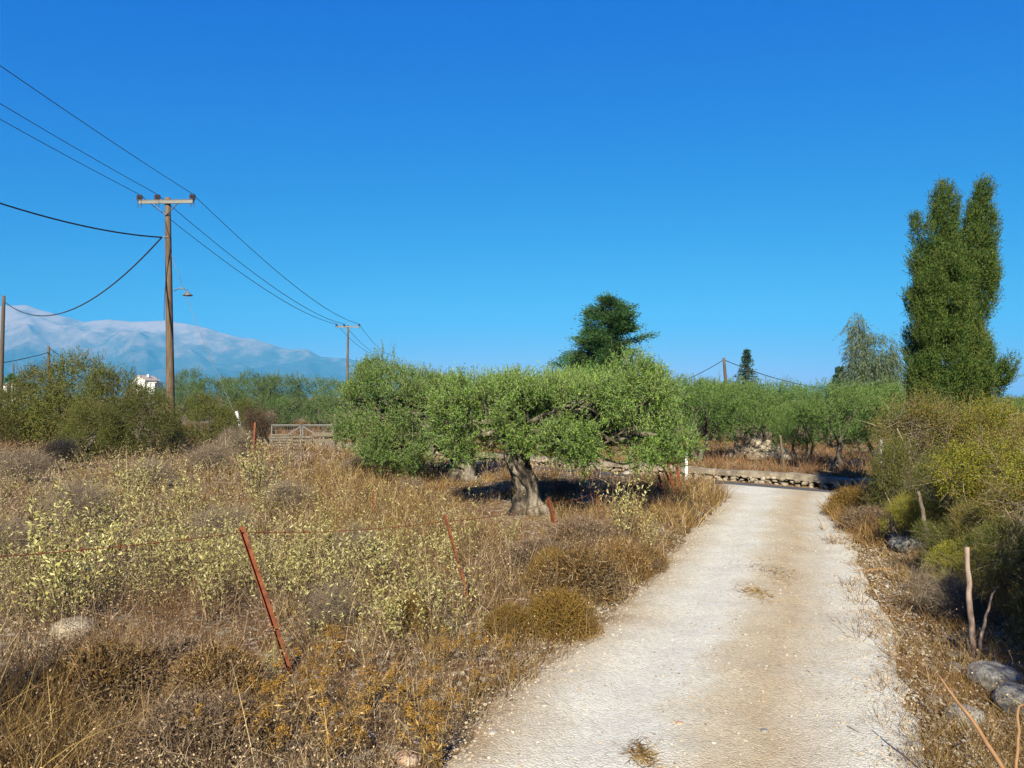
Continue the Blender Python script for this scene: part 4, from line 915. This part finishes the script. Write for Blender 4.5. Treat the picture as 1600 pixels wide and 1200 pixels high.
# rubble heap among the olives
hp = T('stone_heap', 'heap of pale field stones under the grove olives', 'stone heap', G(1185, 22.5)); S = Soup(); r = rng_(808)
for k in range(110):
    q = r.uniform(0, 1); a = r.uniform(0, 6.28); V, F = stone_mesh(r, r.uniform(.09, .2)); S.add(V + np.array([math.cos(a) * .95 * q, math.sin(a) * .7 * q, .6 * (1 - q ** 1.3) * r.uniform(.5, 1)]), F)
S.build('stones', M['wallstone'], hp)
# dried weed mats on the track
for px, py, sx, lb in [(1207, 899, .2, 'flat brown mat of dried weed on the crown of the track'), (1178, 930, .12, 'smaller thin mat of dried weed nearer on the track'), (1004, 1186, .06, 'tiny dry weed tuft at the bottom of the track')]:
    S = Soup(); p = G(px, 2081 / (py - 620)); n = 300; c = np.stack([g.normal(size=n) * sx * .55, g.normal(size=n) * sx * 1.1, np.full(n, .008)], -1)
    ribbons(S, c, nrm(np.stack([g.normal(size=n), g.normal(size=n), np.abs(g.normal(size=n)) * .25], -1)), g.uniform(.03, .08, n), .004, g, .5, 2); o = S.build('weed_mat', M['grass']); o.location = p; tag(o, lb, 'dry weeds')

# ------------------------------------------------------------------ fence posts, stakes, sticks, wire
def iron_post(label, bx, by, bd, tx, ty, td, wdt, name='iron_post', group='rusty iron fence posts on the left verge'):
    a = P(bx, by, bd); a.z = Hs(a.x, a.y) - .15; b = P(tx, ty, td); S = Soup(); d = (b - a); rot = np.array(d.to_track_quat('Z', 'Y').to_matrix())
    pr = np.array([[0, 0], [1, 0], [1, .14], [.14, .14], [.14, 1], [0, 1]]) * wdt - wdt * .4
    V = [];
    for t in (0, .25, .5, .75, 1):
        for q in pr: V.append(rot @ np.array([q[0], q[1], d.length * t]))
    Q = [[k * 6 + j, k * 6 + (j + 1) % 6, k * 6 + 6 + (j + 1) % 6, k * 6 + 6 + j] for k in range(4) for j in range(6)]
    Q += [[24, 25, 26, 27], [24, 27, 28, 29], [3, 2, 1, 0], [5, 4, 3, 0]]
    S.add(V, Q); o = S.build(name, M['rust']); o.location = a; tag(o, label, 'fence post', group); return b
tA = iron_post('thick rusty angle-iron post leaning left in the near verge', 466, 1062, 4.73, 376, 824, 4.6, .036)
tB = iron_post('thin rusty post leaning left between the pale shrubs', 741, 952, 6.3, 695, 805, 6.2, .024)
tC = iron_post('short rusty post right in front of the gnarled olive trunk', 876, 842, 9.2, 857, 779, 9.1, .05)
tD = iron_post('short rusty post in the shade right of the gnarled trunk', 946, 805, 11., 930, 769, 11, .05)
tE = iron_post('thin rusty post left of the leaning rods', 998, 800, 11.6, 986, 752, 11.6, .035)
for k, (bx, by, tx, ty) in enumerate([(1062, 768, 1034, 724), (1058, 766, 1042, 716), (1066, 764, 1055, 714), (1046, 772, 1028, 742)]):
    iron_post('rusty rod of the leaning bundle by the tall golden grass at the track mouth', bx, by, 12.8, tx, ty, 12.9, .035, 'iron_rod', 'bundle of leaning rusty rods')
iron_post('rusty post standing among weeds left of the metal gate', 396, 725, 24., 399, 660, 24, .06)
iron_post('thin rusty stake in the golden grass of mid field', 584, 822, 10.2, 583, 770, 10.2, .02)
def sag(a, b, s, n=24):
    a, b = np.array(a), np.array(b); t = np.linspace(0, 1, n); p = a + (b - a) * t[:, None]; p[:, 2] -= s * 4 * t * (1 - t); return p
S = Soup(); dn = Vector((-2.6, 2.3, 1.25)); path = np.vstack([sag(dn, tA - Vector((0, 0, .03)), .03), sag(tA - Vector((0, 0, .03)), tB - Vector((0, 0, .05)), .03)[1:], sag(tB - Vector((0, 0, .05)), tC - Vector((0, 0, .05)), .04)[1:], sag(tC - Vector((0, 0, .05)), tD, .04)[1:], sag(tD, tE, .03)[1:]])
tube(S, path, .0028, 5); r = rng_(9)
for i in range(1, len(path) - 1, 2):
    for k in range(3):
        v = nrm(r.normal(size=3)) * .015; tube(S, [path[i] - v, path[i] + v], .0018, 4)
tag(S.build('barbed_wire', M['rust']), 'rusty barbed wire strung between the leaning iron posts', 'barbed wire')
def stick(label, pts, rads, mat, name='stake', cat='stake'):
    a = Vector(pts[0]); S = Soup(); q = np.array([tuple(Vector(p) - a) for p in pts])
    t = np.linspace(0, 1, len(q)); tt_ = np.linspace(0, 1, 14); qq = np.stack([np.interp(tt_, t, q[:, k]) for k in range(3)], -1); rr = np.interp(tt_, t, rads)
    qq[1:-1] += rng_(int(abs(a.x) * 1000)).normal(size=(12, 3)) * rr[1:-1, None] * .25
    tube(S, qq, rr, 9); o = S.build(name, M[mat], smooth=True); o.location = a; return tag(o, label, cat)
stick('pinkish peeled wooden stake standing beside the blue-grey boulder', [P(1524, 1050, 5.0), P(1514, 930, 5.0), P(1511, 855, 5.0)], [.021, .018, .015], 'pinkwood')
stick('thin forked branch leaning against the foot of the peeled stake', [P(1526, 1040, 4.95), P(1535, 985, 4.95), P(1550, 930, 5.1), P(1563, 912, 5.2)], [.012, .010, .007, .004], 'pinkwood', 'branch', 'branch')
stick('crooked whitish stake left of the yellow-green shrub', [P(1457, 905, 7.5), P(1451, 840, 7.5), P(1442, 798, 7.6), P(1434, 768, 7.6)], [.026, .024, .021, .017], 'oldwood')
stick('long bare brown stick rising from the bottom right corner', [P(1575, 1215, 2.9), P(1530, 1140, 3.0), P(1492, 1090, 3.1), P(1464, 1052, 3.2)], [.009, .008, .006, .003], 'stick', 'branch', 'branch')
stick('short bare brown stick at the right edge of the bottom corner', [P(1585, 1225, 3.0), P(1592, 1150, 3.05), P(1590, 1105, 3.1), P(1618, 1092, 3.15)], [.006, .006, .005, .004], 'stick', 'branch', 'branch')
stick('pale wooden stake standing in front of the small grove olive', [P(1226, 742, 18.5), P(1219, 680, 18.5)], [.034, .028], 'oldwood')
def lying(label, px0, py0, px1, py1, r, mat='oldwood'):
    a, b = G(px0, 2081 / (py0 - 620)), G(px1, 2081 / (py1 - 620)); u = Vector((0, 0, r * .8)); stick(label, [a + u, (a + b) / 2 + u * 1.3, b + u], [r, r * .9, r * .6], mat, 'log', 'log')
lying('rotten grey log lying on the shaded right verge', 1475, 1030, 1520, 1045, .028)
lying('brown fallen stick lying on the right verge', 1340, 892, 1392, 889, .014, 'stick')
lying('second grey fallen stick right behind the brown one', 1348, 885, 1388, 882, .012)
lying('grey fallen stick behind the rotten log', 1455, 1005, 1510, 1017, .02)
lying('thin dark twig lying across the right wheel track at the bottom', 1320, 1130, 1450, 1202, .005, 'pole_d')  # cast shadow of a tall reed, modelled as a thin dark rod
for px, y0, y1, d, lb, mt in [(1072, 709, 735, 16.2, 'white painted marker stake on the verge by the stone wall', 'white'), (1377, 686, 712, 17.9, 'pale green-white stake head showing above the dark hedge end', 'white')]:
    t = T('marker_stake', lb, 'stake', P(px, y1, d)); h = (y1 - y0) * d / FPX; S = Soup(); box(S, (0, 0, h * .5 - .1), (.06, .06, h + .2)); S.build('shaft', M['white'], t); S = Soup(); box(S, (0, 0, h + .015), (.066, .066, .026)); S.build('cap', M['white'], t)

# gate and pallets
gd = 25.5; gp = G(474, gd); k_ = gd / FPX
gate = T('field_gate', 'grey metal double gate with diagonal braces at the far edge of the field', 'gate', gp)
def leaf(x0, x1, flip):
    S = Soup(); zt, zb = P(0, 664, gd).z - gp.z, .12
    r_ = .022
    for a, b in (((x0, 0, zt), (x1, 0, zt)), ((x0, 0, zb), (x1, 0, zb)), ((x0, 0, zb - .1), (x0, 0, zt + .02)), ((x1, 0, zb), (x1, 0, zt + .02)), ((x1, 0, zt - .05), (x0, 0, zb + .05)) if flip else ((x0, 0, zt - .05), (x1, 0, zb + .05))):
        beam(S, a, b, r_ * 1.6, r_ * 1.6)
    o = S.build('gate_leaf', M['steel'], gate); W = Soup()
    for z in np.arange(zb + .1, zt - .05, .14): tube(W, [(x0, .0, z), (x1, .0, z)], .004, 4)
    for x in np.arange(x0 + .12, x1 - .05, .14): tube(W, [(x, .0, zb), (x, .0, zt)], .004, 4)
    W.build('wire_mesh', M['steel'], o)
leaf((425 - 474) * k_, (470.5 - 474) * k_, True); leaf((473.5 - 474) * k_, (520 - 474) * k_, False)
o = T('gate_post', 'weathered wooden post at the right end of the metal gate', 'post', G(523.5, gd - .15)); S = Soup(); tube(S, [(0, 0, -.1), (.01, 0, .7), (0, 0, 1.28)], [.065, .06, .055], 9); S.build('shaft', M['oldwood'], o); S = Soup()
for z in (.4, .9): tube(S, [(-.06, 0, z), (.06, 0, z)], .012, 6)
S.build('hinge', M['steel'], o)
def pallet(label, px, d, wd, hh, tilt, boards, rz=0, mat='oldwood', lift=0):
    t = T('pallet', label, 'pallet', G(px, d) + Vector((0, 0, lift)), rz, 'old wooden pallets leaning on the gate'); t.rotation_euler = (tilt, 0, rz); S = Soup()
    for i in range(boards): z = hh * (i + .5) / boards; box(S, (0, -.03, z), (wd, .022, hh / boards * .62))
    S.build('boards', M[mat], t); S = Soup()
    for x in (-wd * .47, 0, wd * .47): box(S, (x, .02, hh / 2), (.08, .07, hh))
    S.build('bearers', M[mat], t)
pallet('grey pallet with many thin slats leaning on the left gate leaf', 439, gd - .5, .72, .55, R(-20), 6, .15)
pallet('grey pallet under the middle of the metal gate', 471, gd - .35, .7, .5, R(-12), 4)
pallet('pale pallet with wide top board at the right gate leaf', 505, gd - .3, .76, .66, R(-10), 3)
rk = T('bleached_rail', 'bleached wooden rail on short legs right of the gate post', 'rail', G(562, 24.5)); S = Soup(); beam(S, (-.65, 0, .5), (.75, 0, .38), .09, .06); S.build('rail', M['oldwood'], rk)
for x, z in ((-.6, .45), (.62, .35)):
    S = Soup(); beam(S, (x, .05, -.1), (x, .05, z), .07, .05); S.build('leg', M['oldwood'], rk)
# dead brown brush left of the gate
db = shrub('reddead', 655, 1.5, .9, 900, (.02, .04), (.012, .02), 8, 1500, -.3, 'dead_bush', twm='twig'); g_ = G(402, 27); db.location = g_; tag(db, 'dead dark red-brown bush beside the rusty post left of the gate')
for px, py, d, h, wd, lb in [(372, 735, 21, .85, .8, 'grey leafless bush with bare branches below the guy guard'), (250, 705, 22, .8, 1., 'grey leafless bush in front of the power pole')]: place('gt', lb, px, d, h, wd, px)

# ------------------------------------------------------------------ poles and lines
def pole(label, px, d, ptop, ang, arm=2.1, full=True, mat='pole', rad=.14, name='power_pole', lean=0):
    b = G(px, d); top = P(ptop[0], ptop[1], d) - b; t = T(name, label, 'utility pole', b); S = Soup()
    q = np.linspace(0, 1, 10); tube(S, np.outer(q, np.array(top)) + np.array([[0, 0, -.1]]) * (q[:, None] == 0), rad * (1.12 - .42 * q), 12); S.build('shaft', M[mat], t, smooth=True)
    ins = []
    if full:
        ax = Vector((math.cos(ang), math.sin(ang), 0)); ay = Vector((-ax.y, ax.x, 0)); c = top + ay * -.12 - Vector((0, 0, .18)); rot = Matrix.Rotation(ang, 4, 'Z')
        S = Soup(); box(S, c, (arm, .07, .13), rot); box(S, c + Vector((0, 0, .068)), (arm + .01, .10, .008), rot); S.build('crossarm', M['steel'], t)
        for s in (-1, 1):
            S = Soup(); beam(S, c + ax * s * .48 - ay * .035 - Vector((0, 0, .05)), top - ay * .13 - Vector((0, 0, .68)), .05, .012); S.build('brace', M['steel'], t)
        for s in (-.49, -.16, .49):
            for e in (-.045, .045):
                S = Soup(); p = c + ax * (s * arm + e * 1.3); z = np.array([-.2, -.05, .06, .08, .11, .13, .16, .18, .21, .23, .27, .28]); rr = np.array([.012, .012, .02, .055, .045, .06, .045, .06, .045, .055, .03, .005])
                tube(S, [(p.x, p.y, p.z + a) for a in z], rr, 10); S.build('insulator', M['insul'], t)
            ins.append(b + c + ax * s * arm + Vector((0, 0, .28)))
    return t, b, top, ins
ang = math.atan2(-.088, 1) * 1.0
p1, b1, t1, i1 = pole('tall wooden power pole with crossarm and lamp at the left of the field', 268, 27, (262, 309), -.05, 2.02)
p2, b2, t2, i2 = pole('distant power pole with crossarm rising behind the drooping olive', 542, 76, (544, 508), -.05, 2.4)
# lamp on the main pole
S = Soup(); zl = P(0, 455, 27).z - b1.z; lp = P(295, 461, 27) - b1; tube(S, [(.1, -.1, zl), (.3, -.1, zl + .1), (lp.x - .1, -.1, zl + .07), (lp.x - .02, -.1, zl + .02)], .02, 7); arm_o = S.build('lamp_arm', M['steel'], p1, True)
S = Soup(); tube(S, [(lp.x, -.1, lp.z + .13), (lp.x, -.1, lp.z + .06), (lp.x, -.1, lp.z + .03), (lp.x, -.1, lp.z - .03), (lp.x, -.1, lp.z - .05)], [.03, .06, .12, .19, .12], 14); S.build('lamp_shade', M['steel'], arm_o, True)
S = Soup(); zb_ = P(0, 371, 27).z - b1.z; tube(S, [(-.1, -.1, zb_), (-.32, -.12, zb_ - .02)], .02, 6); S.build('cable_bracket', M['steel'], p1)
S = Soup(); r = rng_(4); q = np.linspace(.5, .95, 20); tube(S, np.stack([t1.x * q + .13 * np.sin(q * 9), t1.y * q - .13 + 0 * q, t1.z * q], -1), .012, 5); S.build('down_cable', M['wire'], p1)
# three conductors: behind the photographer -> pole -> distant pole -> on
lbs = ['leftmost of the three overhead conductors on the crossarms', 'middle one of the three overhead conductors on the crossarms', 'rightmost and highest looking of the three overhead conductors']
off = Vector((4.25, -48.7, 0)); 
for k in range(3):
    S = Soup(); prev = i1[k] + off + Vector((0, 0, .1)); nxt = i2[k] + Vector((-4.3, 49, -.5))
    path = np.vstack([sag(prev, i1[k], .75, 40), sag(i1[k], i2[k], .8, 40)[1:], sag(i2[k], nxt, .8, 30)[1:]]); rr = np.clip(.00042 * path[:, 1], .010, .022)
    tube(S, path, rr, 5); tag(S.build('power_line', M['wire']), lbs[k], 'overhead line', 'overhead conductors')
anchor = b1 + Vector((-.34, -.12, zb_ - .02))
pL, bL, tL, _ = pole('plain dark wooden pole at the left picture edge', 0, 46, (6, 462), 0, full=False, mat='pole_d', rad=.13, name='wooden_pole')
pM, bM, tM, _ = pole('shorter far pole sticking out of the left shrubs', 78, 60, (76, 541), 0, full=False, mat='pole_d', rad=.13, name='wooden_pole')
pN, bN, tN, _ = pole('thin far pole at the left edge beside the palm', 22, 75, (21, 568), 0, full=False, mat='pole_d', rad=.1, name='wooden_pole')
pR, bR, tR, _ = pole('leaning bare pole above the grove olives, left of the spire conifer', 1139, 45, (1131, 559), 0, full=False, mat='pole_d', rad=.12, name='wooden_pole')
pS, bS, tS, _ = pole('far pole at the right picture edge beyond the hedge', 1593, 60, (1594, 621), 0, full=False, mat='pole_d', rad=.16, name='wooden_pole')
pU, bU, tU, _ = pole('slanting prop pole at the right picture edge, against the far pole', 1588, 60, (1591, 624), 0, full=False, mat='pole_d', rad=.11, name='wooden_pole')
def cable(label, a, b, s, r0, r1, grp=None):
    S = Soup(); tube(S, sag(a, b, s, 36), np.linspace(r0, r1, 36), 5); tag(S.build('cable', M['wire']), label, 'cable', grp)
cable('thick telephone cable from the power pole up to the left picture edge', anchor, P(-220, 236, 15), .35, .028, .02)
cable('thick sagging telephone cable from the power pole to the pole at the left edge', anchor, bL + tL + Vector((0, 0, -.35)), 1.75, .028, .03)
cable('thin cable low across the mountains between two left poles', P(-60, 575, 46), bM + tM + Vector((0, 0, -.5)), .15, .03, .03)
cable('short slack cable from the far pole down behind the left shrubs', bM + tM + Vector((0, 0, -.1)), P(140, 575, 75), .3, .025, .025)
cable('cable from the leaning bare pole down to the left', bR + tR + Vector((0, 0, -.12)), P(985, 620, 50), .35, .022, .022)
cable('cable from the leaning bare pole down to the right, past the spire conifer', bR + tR + Vector((0, 0, -.12)), P(1330, 612, 45), .35, .026, .026)
cable('upper cable reaching the far pole at the right edge', P(1500, 630, 60), bS + tS + Vector((0, 0, -.2)), .05, .03, .03)
cable('lower cable reaching the far pole at the right edge', P(1500, 645, 60), bS + tS + Vector((0, 0, -.35)), .1, .03, .03)
# guy wire with guard
gy_ = T('guy_wire', 'pale guy wire running from the power pole down to a white guard', 'guy wire', P(379, 672, 25.5)); o0 = P(379, 672, 25.5); tp_ = b1 + t1 * .8
S = Soup(); tube(S, sag((0, 0, 0), tp_ - o0, .25), .008, 5); S.build('strand', M['steel'], gy_)
S = Soup(); v = (tp_ - o0).normalized(); g2 = P(370, 643, 25.6) - o0; tube(S, [(0.02, -.03, -.25), (g2.x, g2.y - .03, g2.z)], [.05, .05], 10); S.build('guard', M['white'], gy_)

# ------------------------------------------------------------------ far buildings
def house():
    b = G(231, 180); k = 180 / FPX; t = T('white_house', 'white gabled house with tiled roof beyond the left shrubs', 'house', b); z0 = 0
    ze = P(0, 595, 180).z - b.z; zr = P(0, 588, 180).z - b.z; W = 12 * k; D = 3.6
    S = Soup(); V = [(-W, -D, z0), (W * .55, -D, z0), (W * .55, -D, ze), (-W * .22, -D, zr), (-W, -D, ze)]; V2 = [(x, -y, z) for x, y, z in V]
    S.add(np.array(V + V2), [[0, 1, 2, 4], [2, 3, 4, 4], [5, 9, 7, 6], [7, 9, 8, 8], [0, 5, 6, 1], [1, 6, 7, 2], [0, 4, 9, 5]]); S.build('wall', M['white'], t)
    S = Soup()
    for (xa, za, xb, zb) in ((-W - .25, ze - .08, -W * .22, zr + .04), (-W * .22, zr + .04, W * .55 + .3, ze - .1)):
        S.add([(xa, -D - .2, za), (xb, -D - .2, zb), (xb, D + .2, zb), (xa, D + .2, za), (xa, -D - .2, za + .16), (xb, -D - .2, zb + .16), (xb, D + .2, zb + .16), (xa, D + .2, za + .16)], [[0, 3, 2, 1], [4, 5, 6, 7], [0, 1, 5, 4], [3, 7, 6, 2], [0, 4, 7, 3], [1, 2, 6, 5]])
    rf = S.build('roof', M['roof'], t); S = Soup(); box(S, (W * .05, 0, zr + .15), (.5, .5, .6)); S.build('chimney', M['white'], rf)
    S = Soup(); box(S, (W * .55 + 1.0, -D * .2, ze * .45), (2.0, D * 1.2, ze * .9)); S.build('annex', M['white'], t)
    S = Soup(); box(S, (W * .55 + 1.2, -D * .2, ze * .9 + .1), (2.6, D * 1.3, .16)); S.build('porch_roof', M['white'], t)
    for x, z in ((-W * .45, ze * .72), (W * .2, ze * .72)):
        S = Soup(); box(S, (x, -D - .01, z), (.55, .08, .7)); S.build('window', M['glass'], t)
house()
def flat_house():
    b = G(2, 90); k = 90 / FPX; t = T('flat_building', 'low flat-roofed white building at the left picture edge beneath the palm', 'house', b); h = P(0, 601, 90).z - b.z
    S = Soup(); box(S, (0, 2, h / 2), (44 * k, 4, h)); S.build('wall', M['white'], t); S = Soup(); box(S, (0, 2, h + .1), (47 * k, 4.4, .2)); S.build('roof', M['cap'], t)
    for x in (-.8, .5):
        S = Soup(); box(S, (x, -.01, h * .6), (.7, .06, .8)); S.build('window', M['glass'], t)
flat_house()
# any proto nobody used would stand at the origin
for k, m in protos.items():
    if not m['used']: raise RuntimeError('unused ' + k)
